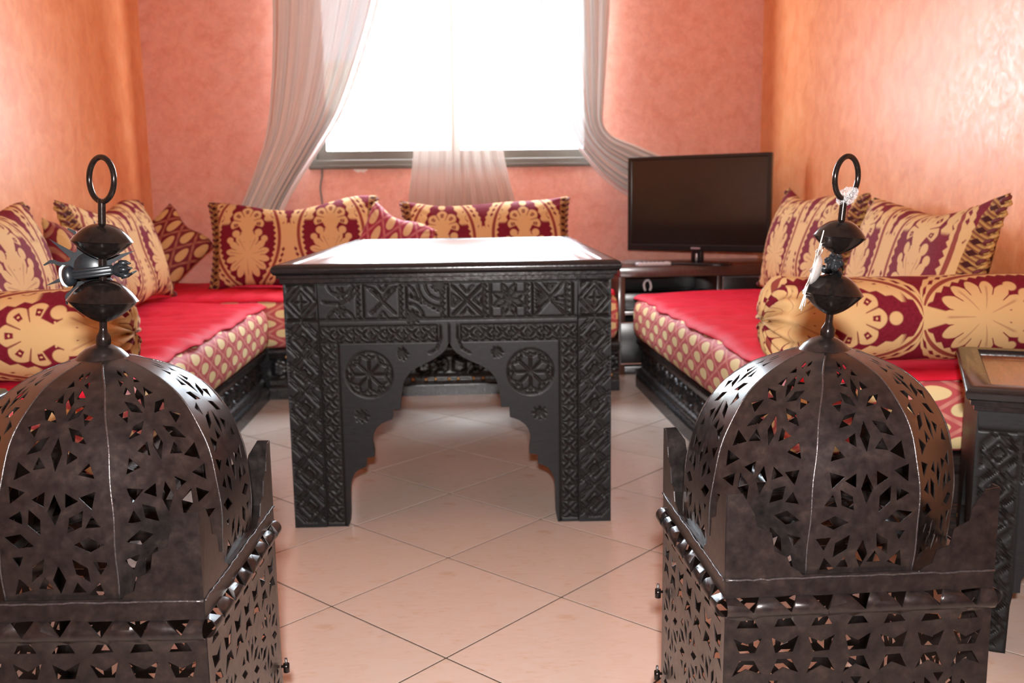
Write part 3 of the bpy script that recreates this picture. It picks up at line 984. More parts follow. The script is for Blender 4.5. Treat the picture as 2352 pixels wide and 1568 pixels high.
arch_board('arch_panel', arch_carving, tb, PX, 0.0030, front=0.003)
bp = arch_board('arch_panel', None, tb, PX, 0.02, front=0.0)
bp.rotation_euler = (0, 0, PI); bp.location = (0, DP - 0.003, 0)
SIDE = [(x * 2.0, z) for x, z in ARL]
for sx in (1, -1):
    sp_ = arch_board('side_panel', None, tb, DP / 2 - 0.08, 0.02, prof=SIDE)
    sp_.rotation_euler = (0, 0, sx * PI / 2); sp_.location = (sx * (HW - 0.004), DP / 2, 0)
def post_carving(cv):
    x0, x1 = cv.x.min(), cv.x.max(); cx = (x0 + x1) / 2; w = x1 - x0
    z0, z1 = 0.527, 0.618
    cv.line((x0, z0 - .002), (x1, z0 - .002), .003)
    for a, b in (((x0 + .006, z0 + .004), (x1 - .006, z0 + .004)), ((x0 + .006, z1 - .004), (x1 - .006, z1 - .004))): cv.line(a, b, .0024)
    cz = (z0 + z1) / 2; hz = (z1 - z0) / 2
    dm = lambda f: [(cx - w * .5 * f, cz), (cx, cz + hz * f), (cx + w * .5 * f, cz), (cx, cz - hz * f), (cx - w * .5 * f, cz)]
    cv.path(dm(.96), .003); cv.path(dm(.58), .003)
    cv.line((cx - .016, cz), (cx + .016, cz), .003); cv.line((cx, cz - .018), (cx, cz + .018), .003)
    for ux, uz in ((1, 1), (-1, 1), (1, -1), (-1, -1)):
        cv.tri([(cx + ux * w * .42, cz + uz * hz * .85), (cx + ux * w * .24, cz + uz * hz * .85), (cx + ux * w * .42, cz + uz * hz * .5)], .003)
    cv.chevrons(x0 + .002, x1 - .002, 0.012, z0 - .006, flip=cx > 0)
for sx in (-1, 1):
    a, b = sorted((sx * (PX + 0.0005), sx * HW))
    carved_rect('leg', a, b, 0.0, HT, 0.0026, post_carving, 0.082, M['table_black'], tb, 0.0)
    box_obj('leg', (a, b, DP - 0.082, DP, 0.0, HT), M['table_black'], tb, bev=0.003)
# mouldings and top
MO = [(0.000, HT - 0.012), (0.006, HT - 0.010), (0.006, HT), (0.013, HT + 0.002), (0.013, HT + 0.009), (0.019, HT + 0.012), (0.0225, HT + 0.018), (0.023, HT + 0.024), (0.0195, HT + 0.031), (0.012, HT + 0.0355), (0.0, HT + 0.0360), (-0.020, HT + 0.0355), (-0.028, HT + 0.031)]
def rim_moulding(name, x0, x1, y0, y1, prof, mat, parent):
    """profile (outward, z) carried round a rectangle with mitred corners"""
    V, F = [], []
    n = len(prof)
    for (cx, cy, sx, sy) in ((x0, y0, -1, -1), (x1, y0, 1, -1), (x1, y1, 1, 1), (x0, y1, -1, 1)):
        for d, z in prof: V.append((cx + sx * d, cy + sy * d, z))
    for k in range(4):
        j = (k + 1) % 4
        for i in range(n - 1): F.append((k * n + i, j * n + i, j * n + i + 1, k * n + i + 1))
    me = mesh_np(name, V, F); auto_smooth(me, 42)
    return link(name, me, mat, parent)
rim_moulding('rim_moulding', -HW, HW, 0.0, DP, MO, M['gloss_black'], tb)
def table_top(name, x0, x1, y0, y1, z, mat, parent, step=0.006):
    nx = int((x1 - x0) / step); ny = int((y1 - y0) / step)
    a, c = np.meshgrid(np.linspace(x0, x1, nx), np.linspace(y0, y1, ny))
    x, y = a.ravel(), c.ravel()
    cv = Carve(x, y)
    mx, my = (x0 + x1) / 2, (y0 + y1) / 2
    for f in (0.93, 0.90, 0.74):
        hx, hy = (x1 - x0) / 2 * f, (y1 - y0) / 2 - (x1 - x0) / 2 * (1 - f)
        cv.path([(mx - hx, my - hy), (mx + hx, my - hy), (mx + hx, my + hy), (mx - hx, my + hy), (mx - hx, my - hy)], .008, .0016)
    r = (x1 - x0) * .24
    for rr_ in (r, r * .9): cv.arc((mx, my), rr_, w=.008, dep=.0016)
    for k in range(8):
        an = PI / 4 * k
        cv.line((mx, my), (mx + r * .8 * math.cos(an), my + r * .8 * math.sin(an)), .009, .0016)
    F = [(j * nx + i, j * nx + i + 1, (j + 1) * nx + i + 1, (j + 1) * nx + i) for j in range(ny - 1) for i in range(nx - 1)]
    V = [(px, py, z - d) for px, py, d in zip(x, y, cv.d)]
    k0 = len(V)
    V += [(x0, y0, z - .02), (x1, y0, z - .02), (x1, y1, z - .02), (x0, y1, z - .02)]
    F.append((k0 + 3, k0 + 2, k0 + 1, k0))
    return link(name, mesh_np(name, V, F), mat, parent)
table_top('table_top', -HW + 0.022, HW - 0.022, 0.022, DP - 0.022, HT + 0.0325, M['top_wood'], tb)
# ------------------------------------------------------------------ sofas (carved base, mattress, crimson throw)
def base_front(name, length, height, mat, parent, step=0.0065, seed=1, bumps=True):
    """moulded and carved board, local x along the length, facing -y, y = depth into the wood"""
    nx = int(length / step) + 1; nz = int(height / 0.0045) + 1
    a, c = np.meshgrid(np.linspace(0, length, nx), np.linspace(0, height, nz))
    x, z = a.ravel(), c.ravel()
    pz = np.array([0, .045, .055, .062, .070, .078, .084, .090, .160, .166, .172, .180, .190, .200, .210]) * height / .21
    pd = np.array([0, 0, .006, .016, .012, .014, .024, .030, .030, .022, .012, .010, .004, .002, .006])
    d = np.interp(z, pz, pd)
    if bumps:
        hz = height / .21
        u = (x / 0.150) % 1.0; v = (z / hz - .090) / .070
        inb = (v > 0) & (v < 1)
        lump = np.zeros(len(x))
        for (bu, bv, br) in ((.16, .30, .016), (.16, .55, .015), (.16, .80, .013), (.27, .20, .014), (.27, .45, .016), (.27, .70, .014), (.38, .33, .013), (.38, .58, .013)):
            r = np.hypot((u - bu) * .150, (v - bv) * .070)
            lump = np.maximum(lump, np.clip(1 - (r / br) ** 2, 0, 1) ** .5 * .012)
        for k in range(3):
            r = np.abs(np.hypot((u - .72) * .150, (v - .5) * .070) - .010 - .011 * k)
            lump = np.maximum(lump, np.clip(1 - r / .005, 0, 1) * .010)
        r = np.abs(u - .5) * .150
        lump = np.maximum(lump, np.clip(1 - r / .006, 0, 1) * .009)
        d = d - np.where(inb, lump, 0)
    F = [(j * nx + i, j * nx + i + 1, (j + 1) * nx + i + 1, (j + 1) * nx + i) for j in range(nz - 1) for i in range(nx - 1)]
    V = [(p, q, r) for p, q, r in zip(x, d, z)]
    k0 = len(V); t = .06
    V += [(0, t, 0), (length, t, 0), (length, t, height), (0, t, height)]
    bot = list(range(nx)); top = [(nz - 1) * nx + i for i in range(nx)]
    F.append(tuple([k0, k0 + 1] + bot[::-1])); F.append(tuple([k0 + 2, k0 + 3] + top))
    F.append(tuple([k0 + 3, k0] + [j * nx for j in range(nz)])); F.append(tuple([k0 + 1, k0 + 2] + [j * nx + nx - 1 for j in range(nz - 1, -1, -1)]))
    F.append((k0, k0 + 3, k0 + 2, k0 + 1))
    me = mesh_np(name, V, F); auto_smooth(me, 60)
    return link(name, me, mat, parent)

def box_uv(me):
    uvl = me.uv_layers.new(name='UVMap')
    for p in me.polygons:
        n = p.normal
        for li in p.loop_indices:
            co = me.vertices[me.loops[li].vertex_index].co
            if abs(n.x) >= abs(n.y) and abs(n.x) > 0.35: uv = (co.y, co.z + co.x * (0 if abs(n.x) > .8 else .0))
            elif abs(n.y) > 0.35: uv = (co.x, co.z)
            else: uv = (co.y, co.z + abs(co.x) * .5)
            uvl.data[li].uv = uv

def mattress(name, dims, mat, parent, bulge=0.02):
    b = bmesh.new(); box(b, *dims)
    bmesh.ops.bevel(b, geom=list(b.edges), offset=0.06, segments=6, profile=0.55, affect='EDGES')
    bmesh.ops.triangulate(b, faces=[f for f in b.faces if len(f.verts) > 4])
    me = bm_mesh(name, b, True)
    box_uv(me)
    return link(name, me, mat, parent)

def throw(name, x0, x1, y0, y1, z, label, seed, drop=None, fold='x', amp=0.006, group='crimson throws on the sofas', rim=0.02):
    """cloth over a mattress; drop = (side, hang) lets one edge fall a little"""
    rnd = random.Random(seed)
    ph = [rnd.uniform(0, 6.28) for _ in range(10)]
    st = 0.011
    nx = int((x1 - x0) / st) + 1; ny = int((y1 - y0) / st) + 1
    V, F = [], []
    def surf(x, y, off):
        fx = (x - x0) / (x1 - x0); fy = (y - y0) / (y1 - y0)
        a = (y if fold == 'y' else x); c = (x if fold == 'y' else y)
        h = amp * (0.9 * math.sin(26 * c + 2.2 * math.sin(5 * a + ph[0]) + ph[1]) * (0.5 + 0.5 * math.sin(3.1 * a + ph[2]))
                   + 0.7 * math.sin(47 * c + 3.0 * math.sin(4 * a + ph[3]) + ph[4]) * (0.5 + 0.5 * math.sin(4.3 * a + ph[5] + 2 * c))
                   + 0.6 * math.sin(9 * c + 6 * a + ph[6]))
        h += 0.004 * math.sin(5 * x + ph[7]) * math.sin(4 * y + ph[8]) + amp * 1.6
        e = min([0.06] + [dd for s_, dd in (('+x', x1 + rim - x), ('-x', x - x0 + rim), ('-y', y - y0 + rim), ('+y', y1 + rim - y)) if drop and s_ in drop[1]])
        rnd_ = 0.06 - math.sqrt(max(0.0, 0.0036 - (0.06 - max(e, 0.0)) ** 2))
        k = 0.4 + 0.6 * min(1.0, e / 0.06)
        return z + max(h * k, 0.002) + off * 0.5 - rnd_ + 0.0065
    for off in (0.0, -0.0045):
        for j in range(ny):
            for i in range(nx):
                x = x0 + (x1 - x0) * i / (nx - 1); y = y0 + (y1 - y0) * j / (ny - 1)
                ex = x; ey = y
                wob = 0.008 * math.sin(13 * y + ph[9]) + 0.005 * math.sin(29 * y)
                if drop and drop[0] == '+x': ex = x + wob * (i / (nx - 1)) ** 2
                if drop and drop[0] == '-x': ex = x - wob * (1 - i / (nx - 1)) ** 2
                zz = surf(x, y, off)
                V.append((ex, ey, zz))
    N = nx * ny
    for j in range(ny - 1):
        for i in range(nx - 1):
            a = j * nx + i
            F.append((a, a + 1, a + nx + 1, a + nx)); F.append((N + a, N + a + nx, N + a + nx + 1, N + a + 1))
    per = [i for i in range(nx)] + [j * nx + nx - 1 for j in range(1, ny)] + [(ny - 1) * nx + i for i in range(nx - 2, -1, -1)] + [j * nx for j in range(ny - 2, 0, -1)]
    for i in range(len(per)):
        a, c = per[i], per[(i + 1) % len(per)]
        F.append((a, N + a, N + c, c))
    o = link(name, mesh_np(name, V, F), M['crimson'])
    return tag(o, label, 'throw', group)

BH, MT = 0.21, 0.395
YE, YS = -0.50, 1.315        # near end of the side sofas, front of the back sofa
FXL, FXR = -0.755, 0.800     # fronts of the side sofas
def studs(parent, pts):
    b = bmesh.new(); bmesh.ops.create_uvsphere(b, u_segments=10, v_segments=6, radius=0.0075)
    me = bm_mesh('stud', b, True)
    for p in pts:
        s = link('stud', me, M['brass'], parent); s.location = p; s.scale = (1, 1, 1)
# left
sl = thing('sofa', 'low sofa along the left wall with carved black base', 'sofa', (0, 0, 0), 0, 'low banquette sofas round the room')
f = base_front('carved_front', YS - 0.004 - YE, BH, M['base_black'], sl); f.rotation_euler = (0, 0, PI / 2); f.location = (FXL, YE, 0)
f = base_front('carved_end', -0.06 + FXL - XL - 0.002, BH, M['base_black'], sl, bumps=False); f.location = (XL + 0.002, YE, 0)
box_obj('base_box', (XL + 0.002, FXL - 0.062, YE + 0.062, YS - 0.004, 0.0, BH - 0.004), M['base_black'], sl, bev=0)
mattress('mattress', (XL + 0.004, FXL + 0.022, YE + 0.004, YS - 0.015, BH, MT), M['lattice_lit'], sl)
# right
sr = thing('sofa', 'low sofa along the right wall with carved black base', 'sofa', (0, 0, 0), 0, 'low banquette sofas round the room')
f = base_front('carved_front', 1.40 - YE, BH, M['base_black'], sr); f.rotation_euler = (0, 0, -PI / 2); f.location = (FXR, 1.40, 0)
f = base_front('carved_end', XR - FXR - 0.062, BH, M['base_black'], sr, bumps=False); f.location = (FXR + 0.060, YE, 0)
box_obj('base_box', (FXR + 0.062, XR - 0.002, YE + 0.062, 1.40, 0.0, BH - 0.004), M['base_black'], sr, bev=0)
mattress('mattress', (FXR - 0.022, XR - 0.004, YE + 0.004, 1.392, BH, MT), M['lattice_lit'], sr)
studs(sr, [(x, YE + 0.008, 0.066) for x in (0.98, 1.05, 1.13, 1.20, 1.28, 1.35, 1.43, 1.50)])
# back
sb = thing('sofa', 'low sofa along the back wall under the window', 'sofa', (0, 0, 0), 0, 'low banquette sofas round the room')
BX1 = 0.715
f = base_front('carved_front', BX1 - FXL - 0.002, BH, M['base_black'], sb); f.location = (FXL + 0.002, YS, 0)
box_obj('base_box', (XL + 0.002, BX1, YS + 0.062, YB - 0.004, 0.0, BH - 0.004), M['base_black'], sb, bev=0)
mattress('mattress', (XL + 0.004, BX1, YS - 0.010, YB - 0.004, BH, MT + 0.02), M['lattice_lit'], sb)
studs(sb, [(x, YS + 0.008, 0.068) for x in (-0.66, -0.58, -0.50, -0.42, -0.33, -0.26, -0.205, -0.16, -0.105, -0.065, -0.008, 0.030, 0.095, 0.135, 0.20, 0.24, 0.32, 0.40, 0.48, 0.56, 0.62, 0.68)])
studs(sb, [(x, YS + 0.006, 0.178) for x in (-0.68, 0.66)])

throw('throw', XL + 0.01, FXL + 0.006, YE + 0.020, YS - 0.02, MT, 'crumpled crimson throw over the left sofa', 2, ('+x', {'+x': 0.010, '-y': 0.012}), 'x', 0.0075)
throw('throw', FXR - 0.004, XR - 0.01, YE + 0.016, 1.385, MT, 'crimson throw lying flat over the right sofa', 7, ('-x', {'-x': 0.010, '-y': 0.020}), 'x', 0.0045)
throw('throw', XL + 0.01, BX1 - 0.02, YS + 0.006, YB - 0.01, MT + 0.02, 'crimson throw over the back sofa behind the table', 11, ('-x', {'-y': 0.012}), 'y', 0.004)

# ------------------------------------------------------------------ cushions and bolsters
def pillow_mesh(name, w, h, t, seed, sag=0.03, nu=72, nv=44, uoff=0.0, voff=0.0, pinch=0.06):
    rnd = random.Random(seed); ph = [rnd.uniform(0, 6.28) for _ in range(12)]
    V, UV, F = [], [], []
    def pt(i, j, side):
        u = -1 + 2 * i / (nu - 1); v = -1 + 2 * j / (nv - 1)
        x = u * w / 2 * (1 - pinch * (1 - v * v) * abs(u) ** 3)
        z = v * h / 2 * (1 - (pinch + 0.02) * (1 - u * u) * abs(v) ** 3)
        if v > 0: z -= sag * v * math.cos(u * PI / 2 + 0.4 * math.sin(ph[0])) ** 2
        z += 0.010 * math.sin(4.5 * u + ph[1]) * abs(v) ** 2
        th = t / 2 * ((1 - abs(u) ** 2.6) * (1 - abs(v) ** 2.6)) ** 0.55
        lump = 1 + 0.10 * math.sin(3.1 * u + ph[2]) * math.sin(2.7 * v + ph[3]) + 0.05 * math.sin(7 * u + ph[4] + 3 * v)
        # small gathers running in from the corners
        g = 0.0035 * math.sin(38 * math.atan2(v, u) + ph[5]) * (abs(u) * abs(v)) ** 1.5
        y = side * (th * lump + g * (th > 0.002))
        return (x, y, z + h / 2), (x + uoff, z + h / 2 + voff)
    for side in (-1, 1):
        for j in range(nv):
            for i in range(nu):
                p, uv = pt(i, j, side); V.append(p); UV.append(uv)
    N = nu * nv
    for j in range(nv - 1):
        for i in range(nu - 1):
            a = j * nu + i
            F.append((a, a + 1, a + nu + 1, a + nu)); F.append((N + a, N + a + nu, N + a + nu + 1, N + a + 1))
    me = mesh_np(name, V, F)
    uvl = me.uv_layers.new(name='UVMap')
    idx = np.zeros(len(me.loops), int); me.loops.foreach_get('vertex_index', idx)
    uvl.data.foreach_set('uv', np.array(UV)[idx].ravel())
    ea = me.attributes.new('edge', 'FLOAT', 'POINT')
    ea.data.foreach_set('value', [abs(-1 + 2 * i / (nu - 1)) for s_ in (0, 1) for j in range(nv) for i in range(nu)])
    b = bmesh.new(); b.from_mesh(me); bmesh.ops.remove_doubles(b, verts=b.verts, dist=1e-5); b.to_mesh(me); b.free()
    return me, pt

def place(o, loc, yaw=0.0, lean=0.0, roll=0.0):
    """stand a cushion (base centre at loc): roll in its own plane, lean back, then turn"""
    o.matrix_world = Matrix.Translation(loc) @ Matrix.Rotation(yaw, 4, 'Z') @ Matrix.Rotation(-lean, 4, 'X') @ Matrix.Rotation(roll, 4, 'Y')

def cushion(label, w, h, t, mat, loc, yaw, lean, roll, seed, group, trim=True, sag=0.03, uoff=0.0, voff=0.0, pinch=0.06):
    me, pt = pillow_mesh('cover', w, h, t, seed, sag, uoff=uoff, voff=voff, pinch=pinch)
    r = thing('cushion', label, 'cushion', (0, 0, 0), 0, group)
    place(r, loc, yaw, lean, roll)
    link('cover', me, M[mat], r)
    if trim:
        nu, nv = 72, 44
        for s in (0, nu - 1):
            sg = -1 if s == 0 else 1
            pts = [pt(s, j, 1)[0] for j in range(nv)]
            # a chain of plaited loops along the short end
            V, F = [], []
            n = 26
            P = cspline([(p[0] - sg * 0.002, 0.0, p[2]) for p in pts[::3]], n * 4)
            for col, nm, ph, k in (('gold_braid', 'braid_trim', 0, 1), ('maroon_braid', 'braid_trim', PI, -1)):
                q = [(p[0] + sg * 0.006 * math.cos(i * 0.9 + ph), k * 0.004 + 0.007 * math.sin(i * 0.9 + ph), p[2]) for i, p in enumerate(P)]
                tube(nm, q, 0.0052, M[col], r, n=6)
            q = [(p[0] - sg * (0.030 + 0.006 * math.cos(i * 0.9)), -(0.012 + 0.006 * math.sin(i * .9)), p[2]) for i, p in enumerate(P[4:-4])]
    return r

ZS = MT + 0.022
# back wall
cushion('long damask cushion on the back sofa below the left curtain', 0.76, 0.415, 0.16, 'damask', (-0.690, 1.700, ZS + 0.015), 0.03, 0.30, -0.02, 21, 'long maroon and gold damask cushions', sag=0.035, uoff=0.385, voff=0.0)
cushion('long damask cushion on the back sofa below the middle sheer', 0.78, 0.405, 0.16, 'damask', (0.183, 1.700, ZS + 0.015), -0.02, 0.30, -0.035, 22, 'long maroon and gold damask cushions', sag=0.02, uoff=0.385, voff=0.03)
cushion('small pink lattice cushion tucked between the two back damask cushions', 0.31, 0.29, 0.11, 'lattice_pink', (-0.300, 1.545, ZS + 0.080), 0.05, 0.35, 0.42, 23, 'small lattice cushions', trim=False, sag=0.01)
cushion('maroon diamond lattice cushion standing on its corner in the back left corner', 0.285, 0.285, 0.11, 'lattice_dark', (-1.350, 1.70, ZS + 0.108), 0.12, 0.34, 0.78, 24, 'small lattice cushions', trim=False, sag=0.0, pinch=0.05)
# left wall
cushion('long damask cushion against the left wall nearest the back corner', 0.76, 0.42, 0.16, 'damask', (-1.165, 1.06, ZS + 0.012), PI / 2 - 0.03, 0.28, -0.02, 25, 'long maroon and gold damask cushions', uoff=0.38)
cushion('maroon lattice cushion squeezed between two damask cushions on the left sofa', 0.31, 0.31, 0.12, 'lattice_dark', (-1.13, 0.53, ZS + 0.045), PI / 2 - 0.35, 0.34, 0.25, 26, 'small lattice cushions', trim=False)
cushion('long damask cushion against the left wall behind the bolster', 0.76, 0.42, 0.16, 'damask', (-1.175, 0.09, ZS + 0.012), PI / 2 + 0.03, 0.28, 0.02, 27, 'long maroon and gold damask cushions', uoff=0.2)
# right wall
cushion('long damask cushion against the right wall next to the television', 0.74, 0.42, 0.16, 'damask', (1.295, 0.895, ZS + 0.012), -PI / 2 + 0.02, 0.27, 0.02, 28, 'long maroon and gold damask cushions', uoff=0.30)
cushion('long damask cushion against the right wall behind the bolster', 0.78, 0.395, 0.17, 'damask', (1.300, 0.105, ZS + 0.012), -PI / 2 - 0.02, 0.27, 0.0, 29, 'long maroon and gold damask cushions', uoff=0.39, voff=0.02, sag=0.05)

def bolster(label, x0, x1, y, z, r, seed, yaw, uoff, flip=None):
    rnd = random.Random(seed); ph = [rnd.uniform(0, 6.28) for _ in range(6)]
    L = x1 - x0; na, nl = 96, 90
    prof = []
    for i in range(nl):
        s = i / (nl - 1)
        prof.append(s)
    V, UV = [], []
    # profile: knot - domed end - body - domed end - knot
    pts = []
    ne = 16
    for k in range(ne): 
        a = k / ne * PI / 2
        pts.append((0.040 * (1 - math.cos(a)) , 0.012 + (r - 0.012) * math.sin(a) ** 0.85))
    nb = 60
    for k in range(nb + 1): pts.append((0.040 + (L - 0.08) * k / nb, r))
    for k in range(ne - 1, -1, -1):
        a = k / ne * PI / 2
        pts.append((L - 0.040 * (1 - math.cos(a)), 0.012 + (r - 0.012) * math.sin(a) ** 0.85))
    arc = [0.0]
    for a, b in zip(pts[:-1], pts[1:]): arc.append(arc[-1] + math.hypot(b[0] - a[0], b[1] - a[1]))
    for (px, pr), sl in zip(pts, arc):
        e = min(px, L - px)
        pleat = max(0.0, 1 - e / 0.10)
        for k in range(na + 1):
            a = 2 * PI * k / na
            f = 1 + pleat * 0.05 * math.sin(15 * a + ph[0]) * (0.4 + pr / r) + 0.02 * math.sin(2 * a + ph[1] + 3 * px) + 0.012 * math.sin(9 * px + ph[2])
            rr_ = pr * f
            V.append((px - L / 2 - (0.010 * pleat * math.cos(15 * a + ph[0]) * (1 if px < L / 2 else -1) if e < 0.04 else 0), rr_ * math.cos(a), rr_ * math.sin(a)))
            UV.append((a * r + uoff, sl + 0.05 if flip is None else flip - sl))
    F = []
    m = na + 1
    for j in range(len(pts) - 1):
        for k in range(na): F.append((j * m + k, j * m + k + 1, (j + 1) * m + k + 1, (j + 1) * m + k))
    F.append(tuple(range(na))[::-1]); F.append(tuple((len(pts) - 1) * m + k for k in range(na)))
    me = mesh_np('cover', V, F)
    uvl = me.uv_layers.new(name='UVMap')
    idx = np.zeros(len(me.loops), int); me.loops.foreach_get('vertex_index', idx)
    uvl.data.foreach_set('uv', np.array(UV)[idx].ravel())
    root = thing('bolster', label, 'bolster', ((x0 + x1) / 2, y, z), yaw, 'damask bolsters on the sofa ends')
    link('cover', me, M['damask'], root)
    for sg in (-1, 1):
        b = bmesh.new(); bmesh.ops.create_uvsphere(b, u_segments=14, v_segments=8, radius=0.016)
        k = link('tuft_button', bm_mesh('tuft_button', b, True), M['gold_braid'], root)
        k.location = (sg * (L / 2 - 0.002), 0, 0); k.scale = (0.5, 1, 1)
    return root
bolster('damask bolster with gathered end lying across the right sofa', 0.765, 1.505, -0.375, ZS + 0.103, 0.103, 31, -0.035, 0.245)
bolster('damask bolster with gathered end lying across the left sofa', -1.40, -0.715, -0.365, ZS + 0.105, 0.105, 32, 0.05, 0.24, 0.872)

# ------------------------------------------------------------------ television corner
tvs = thing('tv_stand', 'dark walnut television stand in the back right corner', 'tv stand', (1.155, 1.66, 0), 0.0)
SX, SY = 0.385, 0.40
box_obj('top_board', (-SX, SX, -0.02, SY, 0.452, 0.503), M['tv_wood'], tvs, bev=0.004)
box_obj('side_board', (-SX, -SX + 0.03, 0.0, SY, 0.0, 0.452), M['tv_wood'], tvs, bev=0.002)
box_obj('side_board', (SX - 0.03, SX, 0.0, SY, 0.0, 0.452), M['tv_wood'], tvs, bev=0.002)
box_obj('back_board', (-SX + 0.03, SX - 0.03, SY - 0.012, SY, 0.0, 0.452), M['tv_black'], tvs, bev=0)
box_obj('shelf', (-SX + 0.03, SX - 0.03, 0.01, SY - 0.012, 0.275, 0.295), M['tv_wood'], tvs, bev=0.002)
box_obj('divider', (0.075, 0.092, 0.01, SY - 0.012, 0.02, 0.452), M['tv_wood'], tvs, bev=0.002)
box_obj('plinth', (-SX + 0.03, SX - 0.03, 0.02, SY - 0.012, 0.0, 0.035), M['tv_black'], tvs, bev=0.002)
def drawer(x0, x1, z0, z1):
    d = box_obj('drawer', (x0, x1, -0.006, 0.03, z0, z1), M['tv_black'], tvs, bev=0.002)
    frame_ring('silver_edge', x0 - 0.001, x1 + 0.001, z0 - 0.001, z1 + 0.001, -0.010, -0.004, 0.0055, d, M['silver'])
drawer(0.094, SX - 0.032, 0.30, 0.447)
drawer(-SX + 0.006, 0.070, 0.050, 0.245)
drawer(0.094, SX - 0.032, 0.050, 0.27)
bx = box_obj('set_top_box', (0.805, 1.19, 1.70, 1.95, 0.2955, 0.375), M['tv_black'], bev=0.004)
tag(bx, 'black set-top box on the shelf of the television stand', 'set-top box')
tag(tube('cable_loop', [(0.905 + 0.016 * math.cos(a), 1.672 + 0.004 * math.sin(3 * a), 0.410 + 0.026 * math.sin(a)) for a in np.linspace(-0.9, PI + 0.9, 26)] , 0.0055, M['grey_plastic'], n=8),
    'pale loop of cable hanging in the television stand', 'cable')

tv = thing('television', 'flat black television angled in the back right corner', 'television', (1.140, 1.700, 0.503), -0.58)
TW, TH, TZ = 0.336, 0.435, 0.060
# half width, height, bottom above the stand
frame_ring('bezel', -TW, TW, TZ, TZ + TH, -0.020, 0.012, 0.017, tv, M['tv_black'], wb=0.030)
box_obj('screen', (-TW + 0.016, TW - 0.016, -0.013, 0.0, TZ + 0.029, TZ + TH - 0.016), M['screen'], tv, bev=0)
bm = bmesh.new(); box(bm, -TW + 0.004, TW - 0.004, 0.012, 0.034, TZ + 0.004, TZ + TH - 0.004, bev=0.012, seg=3); box(bm, -0.22, 0.22, 0.03, 0.070, TZ + 0.05, TZ + 0.30, bev=0.015, seg=3)
link('back_shell', bm_mesh('back_shell', bm), M['tv_black'], tv)
box_obj('neck', (-0.026, 0.026, -0.008, 0.028, 0.012, TZ + 0.06), M['tv_black'], tv, bev=0.006, seg=3)
box_obj('neck_trim', (-0.004, 0.004, -0.0105, -0.0075, 0.014, 0.05), M['silver'], tv, bev=0.001)
bm = bmesh.new()
prof = [(0.0, 0.0), (1.0, 0.0), (1.0, 0.006), (0.93, 0.011), (0.0, 0.013)]
nn = 40; rings = []
for f_, z in prof[1:4]:
    rings.append([bm.verts.new((0.160 * f_ * math.copysign(abs(math.cos(a)) ** .6, math.cos(a)), 0.002 + 0.080 * f_ * math.copysign(abs(math.sin(a)) ** .6, math.sin(a)), z)) for a in [2 * PI * k / nn for k in range(nn)]])
for r0, r1 in zip(rings[:-1], rings[1:]):
    for k in range(nn): bm.faces.new((r0[k], r0[(k + 1) % nn], r1[(k + 1) % nn], r1[k]))
bm.faces.new(rings[-1]); bm.faces.new(rings[0][::-1])
link('foot_plate', bm_mesh('foot_plate', bm), M['tv_black'], tv)
for i in range(6):   # blurred maker's mark on the lower bezel
    box_obj('maker_mark', (-0.022 + i * 0.0075, -0.0165 + i * 0.0075, -0.0215, -0.0195, TZ + 0.011, TZ + 0.018), M['logo'], tv, bev=0)

rc = thing('remote_control', 'pale grey remote control lying in front of the television', 'remote control', (0.930, 1.668, 0.503), 0.12)
box_obj('body', (-0.080, 0.080, -0.022, 0.022, 0.0, 0.016), M['grey_plastic'], rc, bev=0.006, seg=3)
for i in range(6):
    for j in range(2): box_obj('button', (-0.06 + i * 0.02, -0.05 + i * 0.02, -0.012 + j * 0.014, -0.004 + j * 0.014, 0.0155, 0.0185), M['tv_black'], rc, bev=0.001)
pk = thing('plastic_pouch', 'small clear plastic pouch on the left end of the television stand', 'pouch', (0.855, 1.775, 0.503))
bm = bmesh.new(); bmesh.ops.create_icosphere(bm, subdivisions=3, radius=0.5)
for v in bm.verts:
    c = v.co; k = 1 + 0.18 * math.sin(9 * c.x + 5 * c.z) * math.sin(8 * c.y)
    v.co = Vector((c.x * 0.15 * k, c.y * 0.07 * k, max(0, (c.z + 0.35) * 0.022 * k)))
link('film', bm_mesh('film', bm, True), M['plastic'], pk)

